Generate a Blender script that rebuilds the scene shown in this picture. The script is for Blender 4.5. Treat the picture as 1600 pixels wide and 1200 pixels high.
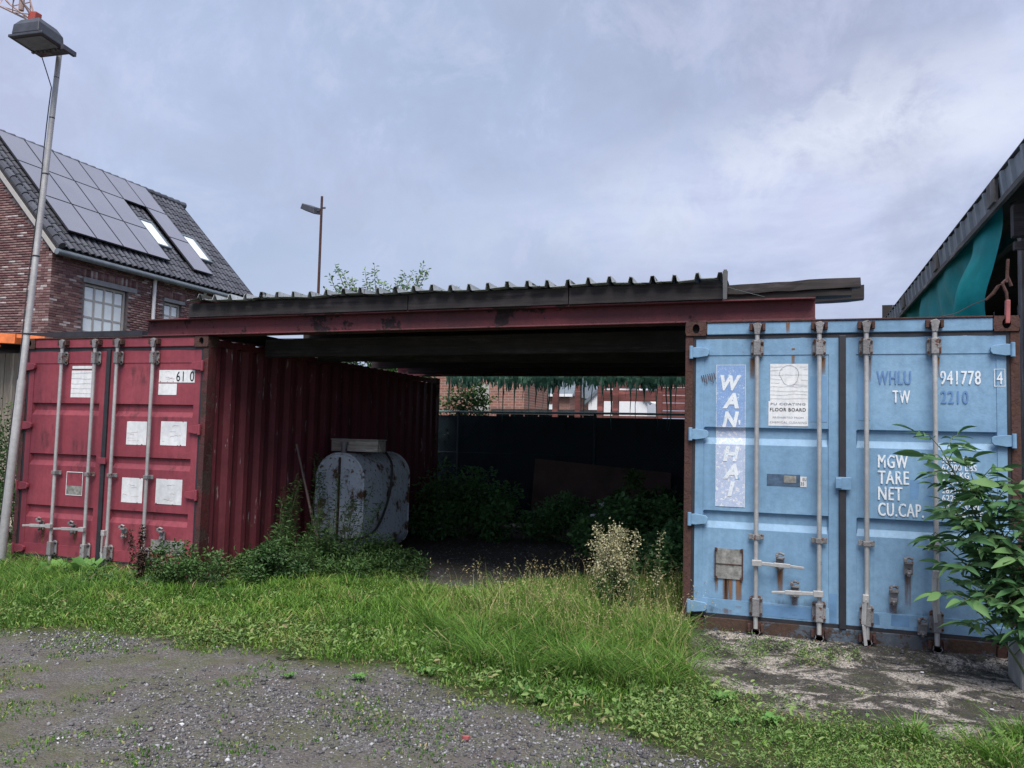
import bpy, math, random
import numpy as np
from mathutils import Vector, Matrix
random.seed(7); rng = np.random.default_rng(11)
for o in list(bpy.data.objects): bpy.data.objects.remove(o)
sc = bpy.context.scene
COL = sc.collection
rad = math.radians

# ------------------------------------------------------------------ camera
FPX, YAW, PITCH, ROLL, CAMH = 1275.7, rad(18.647), rad(3.694), rad(1.440), 1.6085
cw = Vector((-math.sin(YAW)*math.cos(PITCH), math.cos(YAW)*math.cos(PITCH), math.sin(PITCH)))
cr = Vector((math.cos(YAW), math.sin(YAW), 0)); cu = cr.cross(cw)
cr, cu = cr*math.cos(ROLL)+cu*math.sin(ROLL), -cr*math.sin(ROLL)+cu*math.cos(ROLL)
cam = bpy.data.cameras.new('camera'); camo = bpy.data.objects.new('camera', cam); COL.objects.link(camo)
camo.matrix_world = Matrix(((cr.x, cu.x, -cw.x, 0), (cr.y, cu.y, -cw.y, 0), (cr.z, cu.z, -cw.z, CAMH), (0, 0, 0, 1)))
cam.sensor_width = 36; cam.lens = FPX/1600*36; cam.clip_start = .05; cam.clip_end = 2000
sc.camera = camo
CAM = Vector((0, 0, CAMH))
def ray(px, py): return cw + cr*((px-800)/FPX) + cu*((600-py)/FPX)
def pl(px, py, ax, v):                       # where the sight line meets a real plane of the place
    d = ray(px, py); return CAM + d*((v-CAM[ax])/d[ax])
def gp(px, py): p = pl(px, py, 2, 0); return (p.x, p.y)

# ------------------------------------------------------------------ world, sun, exposure
SUN_EL, SUN_AZ = 59, 160
world = bpy.data.worlds.new('World'); sc.world = world; world.use_nodes = True
def N(nt, typ, **kw):
    n = nt.nodes.new(typ)
    for k, v in kw.items():
        if k.startswith('_'): setattr(n, k[1:], v)
        else:
            key = int(k[1:]) if k[0] == 'i' and k[1:].isdigit() else k.replace('_', ' ')
            if isinstance(v, bpy.types.NodeSocket): nt.links.new(v, n.inputs[key])
            else: n.inputs[key].default_value = v
    return n
def ramp(nt, fac, stops, interp='LINEAR'):
    n = nt.nodes.new('ShaderNodeValToRGB'); r = n.color_ramp; r.interpolation = interp
    while len(r.elements) < len(stops): r.elements.new(.5)
    for e, (p, c) in zip(r.elements, stops):
        e.position = p; e.color = (c, c, c, 1) if isinstance(c, (int, float)) else (*c, 1)
    nt.links.new(fac, n.inputs[0]); return n.outputs[0]
def mix(nt, f, a, b, mode='MIX'):
    n = nt.nodes.new('ShaderNodeMix'); n.data_type = 'RGBA'; n.blend_type = mode
    for i, v in ((0, f), (6, a), (7, b)):
        if isinstance(v, bpy.types.NodeSocket): nt.links.new(v, n.inputs[i])
        elif i == 0: n.inputs[0].default_value = v
        else: n.inputs[i].default_value = (*v, 1)
    return n.outputs[2]
def mth(nt, op, a, b=0.0, c=0.0):
    n = nt.nodes.new('ShaderNodeMath'); n.operation = op
    for i, v in enumerate((a, b, c)):
        if isinstance(v, bpy.types.NodeSocket): nt.links.new(v, n.inputs[i])
        else: n.inputs[i].default_value = v
    return n.outputs[0]
nt = world.node_tree; nt.nodes.clear()
tc = N(nt, 'ShaderNodeTexCoord')
sep = N(nt, 'ShaderNodeSeparateXYZ', i0=tc.outputs['Generated'])
zz = mth(nt, 'MAXIMUM', sep.outputs[2], 0.0); zz = mth(nt, 'ADD', zz, .22)
cx = mth(nt, 'DIVIDE', sep.outputs[0], zz); cy = mth(nt, 'DIVIDE', sep.outputs[1], zz)
cv = N(nt, 'ShaderNodeCombineXYZ', X=cx, Y=cy)
bn = ray(640, 415).cross(ray(1600, 150)).normalized()      # a brighter break in the overcast runs along this great circle
bd_n = N(nt, 'ShaderNodeVectorMath', _operation='DOT_PRODUCT', i0=tc.outputs['Generated']); bd_n.inputs[1].default_value = bn
lump = N(nt, 'ShaderNodeTexNoise', Vector=tc.outputs['Generated'], Scale=3.2, Detail=12.0, Roughness=.62, Distortion=.2)
fine = N(nt, 'ShaderNodeTexNoise', Vector=tc.outputs['Generated'], Scale=8.5, Detail=12.0, Roughness=.66, Distortion=.3)
big = N(nt, 'ShaderNodeTexNoise', Vector=cv.outputs[0], Scale=.75, Detail=6.0, Roughness=.52, Distortion=.35)
mapn = N(nt, 'ShaderNodeMapping', Vector=cv.outputs[0]); mapn.inputs['Location'].default_value = (3.1, 1.7, 0); mapn.inputs['Rotation'].default_value = (0, 0, .5); mapn.inputs['Scale'].default_value = (1, 1.25, 1)
det = N(nt, 'ShaderNodeTexNoise', Vector=mapn.outputs[0], Scale=1.25, Detail=10.0, Roughness=.60, Distortion=.35)
# cloud structure is stronger towards the east half of the sky (world +X), smooth veil to the west
east = N(nt, 'ShaderNodeMapRange', Value=sep.outputs[0]); east.inputs['From Min'].default_value = -.62; east.inputs['From Max'].default_value = .12; east.interpolation_type = 'SMOOTHSTEP'
veil = ramp(nt, big.outputs[0], [(.35, (.36, .465, .65)), (.5, (.43, .515, .72)), (.65, (.51, .55, .76))])
clouds = ramp(nt, det.outputs[0], [(.33, (.33, .37, .52)), (.44, (.41, .455, .64)), (.505, (.52, .565, .77)), (.56, (.66, .70, .89)), (.66, (.86, .88, 1.0))])
clouds = mix(nt, .45, clouds, veil)
clouds = mix(nt, mth(nt, 'MULTIPLY', ramp(nt, lump.outputs[0], [(.46, 0.0), (.60, 1.0)]), .60), clouds, (.335, .37, .50))
bd_w = mth(nt, 'ADD', bd_n.outputs['Value'], mth(nt, 'MULTIPLY_ADD', lump.outputs[0], .22, -.11))
band = mth(nt, 'SUBTRACT', 1.0, mth(nt, 'MINIMUM', mth(nt, 'MULTIPLY', mth(nt, 'ABSOLUTE', bd_w), 12.0), 1.0))
band = mth(nt, 'MULTIPLY', band, ramp(nt, fine.outputs[0], [(.43, .05), (.56, 1.0)]))
clouds = mix(nt, mth(nt, 'MULTIPLY', band, .9), clouds, (.80, .85, .97))
east_f = mth(nt, 'MULTIPLY_ADD', east.outputs[0], .82, .10)
skyc = mix(nt, east_f, veil, clouds)
skyc = mix(nt, ramp(nt, fine.outputs[0], [(.45, 0.0), (.62, .28)]), skyc, (.33, .37, .50))
skyc = mix(nt, ramp(nt, fine.outputs[0], [(.36, .30), (.47, 0.0)]), skyc, (.62, .64, .82))
hor = N(nt, 'ShaderNodeMapRange', Value=sep.outputs[2]); hor.inputs['From Min'].default_value = 0.02; hor.inputs['From Max'].default_value = .34; hor.inputs['To Min'].default_value = .55; hor.inputs['To Max'].default_value = 0
skyc = mix(nt, hor.outputs[0], skyc, (.50, .56, .74))
sky = N(nt, 'ShaderNodeTexSky'); sky.sky_type = 'NISHITA'; sky.sun_disc = False
sky.sun_elevation = rad(SUN_EL); sky.sun_rotation = rad(SUN_AZ)
b1 = N(nt, 'ShaderNodeBackground', Color=sky.outputs[0], Strength=.05)
b2 = N(nt, 'ShaderNodeBackground', Color=skyc, Strength=.60)
ms = N(nt, 'ShaderNodeMixShader', i0=.93, i1=b1.outputs[0], i2=b2.outputs[0])
wo = N(nt, 'ShaderNodeOutputWorld', Surface=ms.outputs[0])
sun = bpy.data.lights.new('sun', 'SUN'); sun.energy = 2.75; sun.angle = rad(38); sun.color = (1, .95, .88)
so = bpy.data.objects.new('sun', sun); COL.objects.link(so)
az = rad(SUN_AZ); so.rotation_euler = Vector((-math.sin(az)*math.cos(rad(SUN_EL)), -math.cos(az)*math.cos(rad(SUN_EL)), -math.sin(rad(SUN_EL)))).to_track_quat('-Z', 'Y').to_euler()
so.location = (0, -5, 20)
sc.view_settings.view_transform = 'Standard'; sc.view_settings.look = 'None'
sc.view_settings.exposure = .95; sc.view_settings.gamma = 1; sc.view_settings.use_curve_mapping = False
sc.render.engine = 'CYCLES'

# ------------------------------------------------------------------ materials
def new_mat(name):
    m = bpy.data.materials.new(name); m.use_nodes = True; nt = m.node_tree
    return m, nt, nt.nodes['Principled BSDF']
def coords(nt, scale=(1, 1, 1), kind='Object'):
    t = N(nt, 'ShaderNodeTexCoord'); mp = N(nt, 'ShaderNodeMapping', Vector=t.outputs[kind]); mp.inputs['Scale'].default_value = scale
    return mp.outputs[0]
def noise(nt, vec, s, d=4.0, r=.55, dist=0.0): return N(nt, 'ShaderNodeTexNoise', Vector=vec, Scale=float(s), Detail=float(d), Roughness=r, Distortion=dist).outputs[0]
def bump(nt, bs, h, strength=.3, dist=.01):
    b = N(nt, 'ShaderNodeBump', Height=h, Strength=strength, Distance=dist); nt.links.new(b.outputs[0], bs.inputs['Normal'])
def C(bs, nt, c, rough=None):
    if isinstance(c, bpy.types.NodeSocket): nt.links.new(c, bs.inputs['Base Color'])
    else: bs.inputs['Base Color'].default_value = (*c, 1)
    if rough is not None:
        if isinstance(rough, bpy.types.NodeSocket): nt.links.new(rough, bs.inputs['Roughness'])
        else: bs.inputs['Roughness'].default_value = rough
def weathered(name, c1, c2, c3, rust=(.095, .042, .03), rust_at=.66, rust_scale=5, spots=.72, streak=.35, rough=.5, metal=0.0, bscale=60, bstr=.15, fade=None, soft=.03):
    m, nt, bs = new_mat(name)
    v = coords(nt); a = noise(nt, v, 1.3, 5, .6); col = ramp(nt, a, [(.32, c1), (.5, c2), (.68, c3)])
    vs = coords(nt, (14, 14, .9)); st = noise(nt, vs, 1.0, 5, .6)
    stm = ramp(nt, st, [(.45, 0.0), (.75, streak)]); col = mix(nt, stm, col, tuple(x*.45 for x in c1), 'MIX')
    if fade:
        f = noise(nt, coords(nt, (9, 9, 1.2)), 2.2, 8, .7); col = mix(nt, ramp(nt, f, [(.63, 0.0), (.655, .8)]), col, fade)
    g = noise(nt, v, 22, 6, .65); col = mix(nt, ramp(nt, g, [(.35, .28), (.6, 0.0)]), col, tuple(x*.6 for x in c1))
    r = noise(nt, v, rust_scale, 10, .68, .3); rm = ramp(nt, r, [(rust_at, 0.0), (rust_at+soft, 1.0)])
    r2 = noise(nt, v, rust_scale*7, 5, .6); rm2 = ramp(nt, r2, [(spots, 0.0), (spots+.02, .9)])
    rr = mth(nt, 'MAXIMUM', rm, rm2)
    rc = mix(nt, noise(nt, v, 40, 4), tuple(x*.5 for x in rust), tuple(min(1, x*1.9) for x in rust))
    col = mix(nt, rr, col, rc)
    ro = mth(nt, 'MULTIPLY_ADD', rr, .35, rough); ro = mth(nt, 'MULTIPLY_ADD', g, .15, ro)
    C(bs, nt, col, ro); bs.inputs['Metallic'].default_value = metal
    h = mth(nt, 'MULTIPLY_ADD', rr, -.5, noise(nt, v, bscale, 5)); h = mth(nt, 'ADD', h, mth(nt, 'MULTIPLY', a, .6)); h = mth(nt, 'ADD', h, mth(nt, 'MULTIPLY', noise(nt, v, 4.5, 3, .5), 2.2)); bump(nt, bs, h, min(1, bstr*1.6), .005)
    return m
def plain(name, c, rough=.7, var=.25, scale=8, bstr=.2, metal=0.0, bscale=50, stretch=(1, 1, 1)):
    m, nt, bs = new_mat(name); v = coords(nt, stretch); a = noise(nt, v, scale, 7, .6)
    col = ramp(nt, a, [(.3, tuple(x*(1-var) for x in c)), (.7, tuple(min(1, x*(1+var)) for x in c))])
    C(bs, nt, col, rough); bs.inputs['Metallic'].default_value = metal; bump(nt, bs, noise(nt, v, bscale, 5), bstr, .005); return m
def tinted(name, stops, rough=.6, trans=0.0, nscale=0, bstr=0, spec=.4, interp='LINEAR', world_var=0):
    m, nt, bs = new_mat(name)
    at = N(nt, 'ShaderNodeAttribute'); at.attribute_name = 'tint'
    f = at.outputs['Fac']
    if world_var:
        gpn = N(nt, 'ShaderNodeNewGeometry'); w = noise(nt, gpn.outputs['Position'], world_var, 3)
        f = mth(nt, 'ADD', f, mth(nt, 'MULTIPLY_ADD', w, .7, -.35))
    col = ramp(nt, f, stops, interp)
    if nscale:
        a = noise(nt, coords(nt), nscale, 5); col = mix(nt, ramp(nt, a, [(.35, .35), (.65, 0.0)]), col, tuple(x*.5 for x in stops[0][1]))
        if bstr: bump(nt, bs, a, bstr, .004)
    C(bs, nt, col, rough); bs.inputs['Specular IOR Level'].default_value = spec
    if trans:
        tr = N(nt, 'ShaderNodeBsdfTranslucent', Color=col); mx = N(nt, 'ShaderNodeMixShader', i0=trans, i1=bs.outputs[0], i2=tr.outputs[0])
        nt.links.new(mx.outputs[0], nt.nodes['Material Output'].inputs[0])
    return m
def wood(name, c, dark=.45, ax=0, rough=.85, stain=.5):
    m, nt, bs = new_mat(name); s = [22, 22, 22]; s[ax] = 1.3
    v = coords(nt, tuple(s)); a = noise(nt, v, 1.5, 8, .65, .4); b = noise(nt, coords(nt), 2.3, 5, .6)
    col = ramp(nt, a, [(.3, tuple(x*dark for x in c)), (.52, c), (.72, tuple(min(1, x*1.5) for x in c))])
    col = mix(nt, ramp(nt, b, [(.42, stain), (.62, 0.0)]), col, tuple(x*.28 for x in c)); s2 = [5, 5, 5]; s2[ax] = .5; g3 = noise(nt, coords(nt, tuple(s2)), 1.4, 9, .75); col = mix(nt, ramp(nt, g3, [(.55, 0.0), (.68, .75)]), col, tuple(min(1, x*2.8) for x in c))
    C(bs, nt, col, rough); bump(nt, bs, a, .5, .006); return m
M = {}
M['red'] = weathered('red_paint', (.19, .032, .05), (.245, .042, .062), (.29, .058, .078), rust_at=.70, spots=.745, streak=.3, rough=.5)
M['red_side'] = weathered('red_side_shaded', (.075, .014, .022), (.12, .02, .03), (.16, .029, .041), rust_at=.63, spots=.70, streak=.55, fade=(.42, .40, .42), rough=.55)  # darker copy of the door red, canopy shade put into its colour
M['red_worn'] = weathered('worn_red_post', (.07, .018, .02), (.10, .022, .025), (.05, .018, .018), rust=(.035, .018, .016), rust_at=.5, rust_scale=3, spots=.6, streak=.7, bstr=.6)
M['sill'] = weathered('dirty_blue_sill', (.04, .05, .06), (.07, .08, .10), (.10, .15, .20), rust=(.05, .03, .022), rust_at=.49, rust_scale=4, spots=.58, streak=.4, rough=.8, bstr=.6)
M['blue'] = weathered('blue_paint', (.135, .255, .40), (.18, .325, .49), (.22, .375, .54), rust_at=.73, spots=.715, streak=.24, rough=.5)
M['rust'] = weathered('rusty_steel', (.05, .024, .022), (.075, .032, .027), (.045, .022, .021), rust=(.055, .027, .021), rust_at=.5, spots=.6, bstr=.6, rough=.75)
M['galv'] = weathered('galvanised_steel', (.34, .34, .345), (.44, .44, .445), (.54, .54, .54), rust_at=.68, rust_scale=9, spots=.70, streak=.4, rough=.42, metal=.35)
M['galv_dark'] = weathered('dull_steel_fitting', (.15, .15, .155), (.24, .24, .25), (.33, .33, .34), rust_at=.56, rust_scale=16, spots=.62, rough=.5, metal=.3, bstr=.4)
M['gasket'] = plain('black_rubber', (.018, .019, .026), .6, .4)
M['dark'] = plain('dark_hole', (.006, .006, .008), .9)
M['beam'] = weathered('beam_red_primer', (.065, .018, .023), (.115, .024, .032), (.16, .03, .04), rust=(.022, .014, .016), rust_at=.56, rust_scale=2.2, spots=.66, streak=.3, rough=.6, bstr=.4)
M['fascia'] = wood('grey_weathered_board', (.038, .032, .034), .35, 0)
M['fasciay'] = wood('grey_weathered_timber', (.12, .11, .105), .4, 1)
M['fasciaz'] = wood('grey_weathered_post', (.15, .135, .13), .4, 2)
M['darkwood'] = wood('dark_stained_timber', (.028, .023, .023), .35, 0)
M['palewood'] = wood('pale_timber', (.36, .33, .30), .5, 0, stain=.3)
M['sheet'] = weathered('old_roof_sheet', (.20, .22, .24), (.32, .35, .37), (.42, .45, .48), rust=(.03, .032, .03), rust_at=.56, rust_scale=3, spots=.64, streak=.3, rough=.5)
M['sheet_dark'] = weathered('dark_roof_sheet', (.06, .065, .07), (.09, .095, .1), (.13, .135, .14), rust=(.03, .03, .028), rust_at=.6, rough=.6)
M['white'] = weathered('cracked_white_vinyl', (.50, .52, .55), (.70, .72, .75), (.78, .80, .82), rust=(.28, .28, .3), rust_at=.70, spots=.70, streak=.25, rough=.55, bstr=.1)
M['tank'] = weathered('tank_paint', (.44, .51, .58), (.56, .63, .71), (.62, .69, .76), rust=(.085, .050, .030), rust_at=.53, soft=.07, rust_scale=3.2, spots=.61, streak=.3, rough=.5, bstr=.4)
M['hose'] = plain('black_hose', (.03, .03, .032), .5)
M['conc'] = plain('concrete', (.27, .27, .27), .9, .3, 6, .5)
M['lens'] = plain('lamp_glass', (.16, .19, .2), .12, .2)
M['lampbody'] = plain('dark_lamp_housing', (.045, .05, .065), .5, .3)
M['brick'] = tinted('brick', [(0, (.12, .064, .068)), (.35, (.165, .088, .09)), (.62, (.205, .112, .112)), (.86, (.26, .16, .155)), (.93, (.29, .20, .19)), (1, (.46, .40, .40))], .9, 0, 30, .4)
M['mortar'] = plain('mortar', (.13, .11, .115), .95)
M['tile'] = tinted('roof_tile', [(0, (.045, .048, .062)), (1, (.085, .09, .112))], .38, 0, 12, .2, .5)
M['slate'] = plain('dark_underlay', (.03, .03, .035), .9)
def panelmat():
    m, nt, bs = new_mat('solar_glass'); C(bs, nt, mix(nt, noise(nt, coords(nt), 1.5, 2), (.16, .16, .20), (.21, .21, .25)), .22)
    bs.inputs['Specular IOR Level'].default_value = .9; bs.inputs['Coat Weight'].default_value = .6; return m
M['solar'] = panelmat()
M['glass'] = plain('window_glass', (.72, .79, .83), .25, .12, 2, 0)
M['frame'] = plain('grey_window_frame', (.38, .37, .36), .6, .1)
M['eave'] = plain('grey_eave_sheet', (.19, .21, .225), .6, .2, 4, .1)
M['zinc'] = plain('zinc', (.16, .19, .22), .45, .2, 8, .1, .3)
M['lintel'] = plain('stone_lintel', (.22, .23, .25), .85, .15)
M['whitepvc'] = plain('white_pipe', (.72, .74, .78), .4, .06)
M['tarp'] = tinted('teal_tarpaulin', [(0, (.006, .26, .27)), (1, (.014, .38, .39))], .6, .3, 3, .1, .15)
M['net'] = tinted('torn_green_net', [(0, (.03, .11, .08)), (.6, (.07, .20, .15)), (1, (.17, .34, .26))], .8, .45)
M['mesh'] = plain('windbreak_mesh', (.006, .022, .034), .8, .3, 30, .2)
M['wire'] = plain('fence_wire', (.016, .04, .045), .5)
M['rail'] = plain('pale_green_rail', (.20, .36, .34), .5, .2)
M['redwood'] = wood('red_brown_boarding', (.15, .05, .045), .6, 0)
M['stick'] = plain('old_stick', (.18, .13, .12), .8)
M['blue_patch'] = plain('blue_touch_up_paint', (.15, .285, .46), .5, .12, 6)
M['blue_patch_deep'] = plain('blue_touch_up_paint_deep', (.115, .235, .41), .5, .25, 5)
M['crane'] = plain('crane_red_white', (.42, .30, .28), .6, .5, .5)
M['cranered'] = plain('crane_red', (.35, .06, .05), .6)
M['orange'] = plain('orange_plastic', (.75, .20, .06), .5, .3)
M['pinkred'] = plain('faded_red_plastic', (.30, .085, .085), .55)
M['board'] = plain('brown_board', (.09, .06, .05), .8, .3, 3)
M['plywood'] = wood('plywood', (.30, .26, .21), .7, 2, stain=.3)
def foliage(name, a, b, c, trans=.28, wv=1.2, rough=.5): return tinted(name, [(.05, a), (.5, b), (.95, c)], rough, trans, 0, 0, .35, world_var=wv)
M['leaf_dark'] = foliage('dark_leaves', (.06, .15, .065), (.11, .25, .09), (.17, .34, .12))
M['leaf_shrub'] = foliage('shrub_leaves', (.03, .085, .038), (.065, .16, .06), (.14, .26, .09), .28, .8, .62)
M['leaf_mid'] = foliage('bramble_leaves', (.035, .08, .03), (.06, .13, .04), (.11, .20, .055))
M['leaf_pale'] = foliage('pale_twig_leaves', (.08, .17, .06), (.15, .27, .09), (.25, .38, .15))
M['leaf_dock'] = foliage('dock_leaves', (.07, .17, .05), (.11, .25, .06), (.17, .34, .09))
M['fluff'] = tinted('seed_fluff', [(0, (.22, .22, .12)), (.5, (.42, .40, .24)), (1, (.62, .58, .42))], .9, .3)
M['dead'] = tinted('dead_stems', [(0, (.035, .02, .018)), (1, (.09, .05, .035))], .9)
M['stem'] = plain('green_stem', (.07, .10, .04), .7)
M['bark'] = plain('bark', (.09, .07, .05), .9)
M['grass'] = tinted('grass_blades', [(0, (.05, .125, .022)), (.3, (.09, .20, .032)), (.6, (.155, .295, .045)), (.76, (.28, .34, .09)), (.9, (.40, .34, .17)), (1, (.50, .42, .25))], .55, .3, spec=.3, world_var=.9)
M['herb'] = tinted('low_herbs', [(0, (.07, .13, .04)), (.5, (.13, .225, .06)), (.85, (.21, .31, .09)), (1, (.26, .21, .11))], .6, .25, world_var=1.2)
M['stone'] = tinted('gravel_stones', [(0, (.05, .05, .058)), (.5, (.13, .128, .138)), (.8, (.27, .27, .285)), (1, (.60, .61, .63))], .85, 0)
M['text_white'] = weathered('white_lettering', (.62, .68, .74), (.70, .75, .80), (.75, .79, .83), rust=(.18, .325, .49), rust_at=.585, rust_scale=16, spots=.62, streak=.1)
M['text_blue'] = plain('faded_blue_lettering', (.10, .21, .42), .6, .12, 10)
M['text_black'] = plain('black_lettering', (.02, .02, .025), .6)
M['text_grey'] = plain('faded_grey_lettering', (.22, .23, .27), .6, .4, 30)
M['logo_blue'] = weathered('faded_blue_panel', (.16, .27, .52), (.20, .33, .60), (.24, .36, .62), rust=(.38, .50, .76), rust_at=.60, rust_scale=26, spots=.60, streak=.1)
M['logo_pale'] = weathered('bleached_panel', (.34, .43, .64), (.38, .47, .68), (.42, .51, .71), rust=(.52, .60, .78), rust_at=.55, rust_scale=34, spots=.54, streak=.05)
M['grime'] = plain('grimy_plate', (.20, .20, .19), .7, .5, 30, .4)
M['navy'] = plain('dark_sticker', (.05, .09, .15), .5, .5, 20)

def ruststreak():
    m, nt, bs = new_mat('rust_streaks'); t = N(nt, 'ShaderNodeTexCoord'); s = N(nt, 'ShaderNodeSeparateXYZ', i0=t.outputs['Generated'])
    v = coords(nt, (26, 1, 2.2)); a = noise(nt, v, 1.0, 5, .6)
    edge = mth(nt, 'SUBTRACT', .5, mth(nt, 'ABSOLUTE', mth(nt, 'SUBTRACT', s.outputs[0], .5)))
    al = mth(nt, 'MULTIPLY', mth(nt, 'MULTIPLY', ramp(nt, a, [(.30, 0.0), (.52, 1.0)]), mth(nt, 'POWER', s.outputs[2], .6)), mth(nt, 'MINIMUM', mth(nt, 'MULTIPLY', edge, 5.0), 1.0))
    nt.links.new(al, bs.inputs['Alpha']); C(bs, nt, mix(nt, a, (.10, .04, .02), (.30, .15, .05)), .8); return m
M['streak'] = ruststreak()
def grimestreak():
    m, nt, bs = new_mat('grime_streaks'); t = N(nt, 'ShaderNodeTexCoord'); s = N(nt, 'ShaderNodeSeparateXYZ', i0=t.outputs['Generated'])
    a = noise(nt, coords(nt, (9, 9, 3)), 1.6, 9, .7); ex = mth(nt, 'SUBTRACT', .5, mth(nt, 'ABSOLUTE', mth(nt, 'SUBTRACT', s.outputs[0], .5))); ez = mth(nt, 'SUBTRACT', .5, mth(nt, 'ABSOLUTE', mth(nt, 'SUBTRACT', s.outputs[2], .5)))
    e = mth(nt, 'MINIMUM', mth(nt, 'MULTIPLY', mth(nt, 'MINIMUM', ex, ez), 4.5), 1.0)
    nt.links.new(mth(nt, 'MULTIPLY', mth(nt, 'MULTIPLY', ramp(nt, a, [(.46, 0.0), (.62, .55)]), e), .6), bs.inputs['Alpha']); C(bs, nt, (.035, .03, .035), .8); return m
M['smudge'] = grimestreak()

# ------------------------------------------------------------------ mesh helpers
def link(name, me, parent=None, kind=None, mat=None):
    o = bpy.data.objects.new(name, me); COL.objects.link(o)
    if mat is not None and len(me.materials) == 0: me.materials.append(mat)
    if parent is not None: o.parent = parent
    if kind: o['kind'] = kind
    return o
def rootloc(p):
    v = Vector((0, 0, 0))
    while p is not None: v += p.location; p = p.parent
    return v
def thing(name, label, cat, loc=(0, 0, 0), group=None):
    o = bpy.data.objects.new(name, None); o.empty_display_size = .2; COL.objects.link(o); o.location = loc
    o['label'] = label; o['category'] = cat
    if group: o['group'] = group
    return o
def tag(o, label, cat, group=None):
    o['label'] = label; o['category'] = cat
    if group: o['group'] = group
    return o
class B:
    def __init__(s): s.v = []; s.f = []
    def add(s, vs, fs):
        k = len(s.v); s.v += [tuple(v) for v in vs]; s.f += [tuple(i+k for i in f) for f in fs]; return s
    def box(s, x0, x1, y0, y1, z0, z1):
        return s.add([(x0, y0, z0), (x1, y0, z0), (x1, y1, z0), (x0, y1, z0), (x0, y0, z1), (x1, y0, z1), (x1, y1, z1), (x0, y1, z1)],
                     [(0, 3, 2, 1), (4, 5, 6, 7), (0, 1, 5, 4), (1, 2, 6, 5), (2, 3, 7, 6), (3, 0, 4, 7)])
    def bar(s, p, q, w, h, up=(0, 0, 1)):            # box beam from p to q
        p, q = Vector(p), Vector(q); d = (q-p).normalized(); up = Vector(up)
        r = d.cross(up)
        if r.length < 1e-4: r = d.cross(Vector((0, 1, 0)))
        r.normalize(); u = r.cross(d); r *= w/2; u *= h/2
        return s.add([p-r-u, p+r-u, p+r+u, p-r+u, q-r-u, q+r-u, q+r+u, q-r+u], [(0, 1, 2, 3), (7, 6, 5, 4), (0, 4, 5, 1), (1, 5, 6, 2), (2, 6, 7, 3), (3, 7, 4, 0)])
    def tube(s, pts, r, n=8, caps=True):
        pts = [Vector(p) for p in pts]; k0 = len(s.v); rs = r if isinstance(r, (list, tuple)) else [r]*len(pts)
        ref = None
        for i, p in enumerate(pts):
            d = (pts[min(i+1, len(pts)-1)]-pts[max(i-1, 0)]).normalized()
            if ref is None:
                ref = d.cross(Vector((0, 0, 1)));
                if ref.length < .1: ref = d.cross(Vector((0, 1, 0)))
            ref = (ref-d*ref.dot(d)).normalized(); b = d.cross(ref)
            for j in range(n):
                a = 2*math.pi*j/n; s.v.append(tuple(p+(ref*math.cos(a)+b*math.sin(a))*rs[i]))
        for i in range(len(pts)-1):
            for j in range(n):
                a = k0+i*n+j; b2 = k0+i*n+(j+1) % n; s.f.append((a, b2, b2+n, a+n))
        if caps:
            s.f.append(tuple(k0+j for j in range(n))[::-1]); s.f.append(tuple(k0+(len(pts)-1)*n+j for j in range(n)))
        return s
    def prism(s, poly, ax, a, b):                     # extrude polygon (in the two other axes, order kept) along ax
        def mk(u, w, t): l = [u, w]; l.insert(ax, t); return tuple(l)
        n = len(poly); vs = [mk(u, w, a) for u, w in poly]+[mk(u, w, b) for u, w in poly]
        return s.add(vs, [tuple(range(n))[::-1], tuple(range(n, 2*n))]+[(i, (i+1) % n, (i+1) % n+n, i+n) for i in range(n)])
    def strip(s, prof, ax, a, b, closed=False):       # open profile surface extruded
        def mk(u, w, t): l = [u, w]; l.insert(ax, t); return tuple(l)
        n = len(prof); vs = [mk(u, w, a) for u, w in prof]+[mk(u, w, b) for u, w in prof]
        return s.add(vs, [(i, i+1, i+1+n, i+n) for i in range(n-1)])
    def build(s, name, mat, parent=None, kind=None, smooth=False, bevel=0, solid=0, local=False):
        me = bpy.data.meshes.new(name); off = Vector((0, 0, 0)) if local else rootloc(parent)
        vs = s.v if off.length == 0 else [(v[0]-off.x, v[1]-off.y, v[2]-off.z) for v in s.v]
        me.from_pydata(vs, [], s.f); me.materials.append(M[mat] if isinstance(mat, str) else mat)
        if smooth:
            me.polygons.foreach_set('use_smooth', [True]*len(me.polygons))
        o = link(name, me, parent, kind)
        if smooth:
            try: me.set_sharp_from_angle(angle=rad(40))
            except Exception: pass
        if bevel:
            b = o.modifiers.new('b', 'BEVEL'); b.width = bevel; b.segments = 2; b.limit_method = 'ANGLE'; b.angle_limit = rad(40)
        if solid:
            m = o.modifiers.new('s', 'SOLIDIFY'); m.thickness = solid
        return o
def np_mesh(name, V, quads=None, tris=None, tint=None, mat=None, smooth=False):
    me = bpy.data.meshes.new(name); V = np.asarray(V, np.float32); me.vertices.add(len(V)); me.vertices.foreach_set('co', V.ravel())
    q = np.zeros((0, 4), np.int32) if quads is None else np.asarray(quads, np.int32); t = np.zeros((0, 3), np.int32) if tris is None else np.asarray(tris, np.int32)
    nl = q.size+t.size; me.loops.add(nl); me.loops.foreach_set('vertex_index', np.concatenate([q.ravel(), t.ravel()]))
    me.polygons.add(len(q)+len(t)); ls = np.concatenate([np.arange(len(q))*4, q.size+np.arange(len(t))*3]).astype(np.int32)
    me.polygons.foreach_set('loop_start', ls)
    if smooth: me.polygons.foreach_set('use_smooth', np.ones(len(ls), bool))
    me.update(calc_edges=True)
    if tint is not None:
        a = me.attributes.new('tint', 'FLOAT', 'FACE'); a.data.foreach_set('value', np.asarray(tint, np.float32))
    if mat is not None: me.materials.append(M[mat] if isinstance(mat, str) else mat)
    return me
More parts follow.
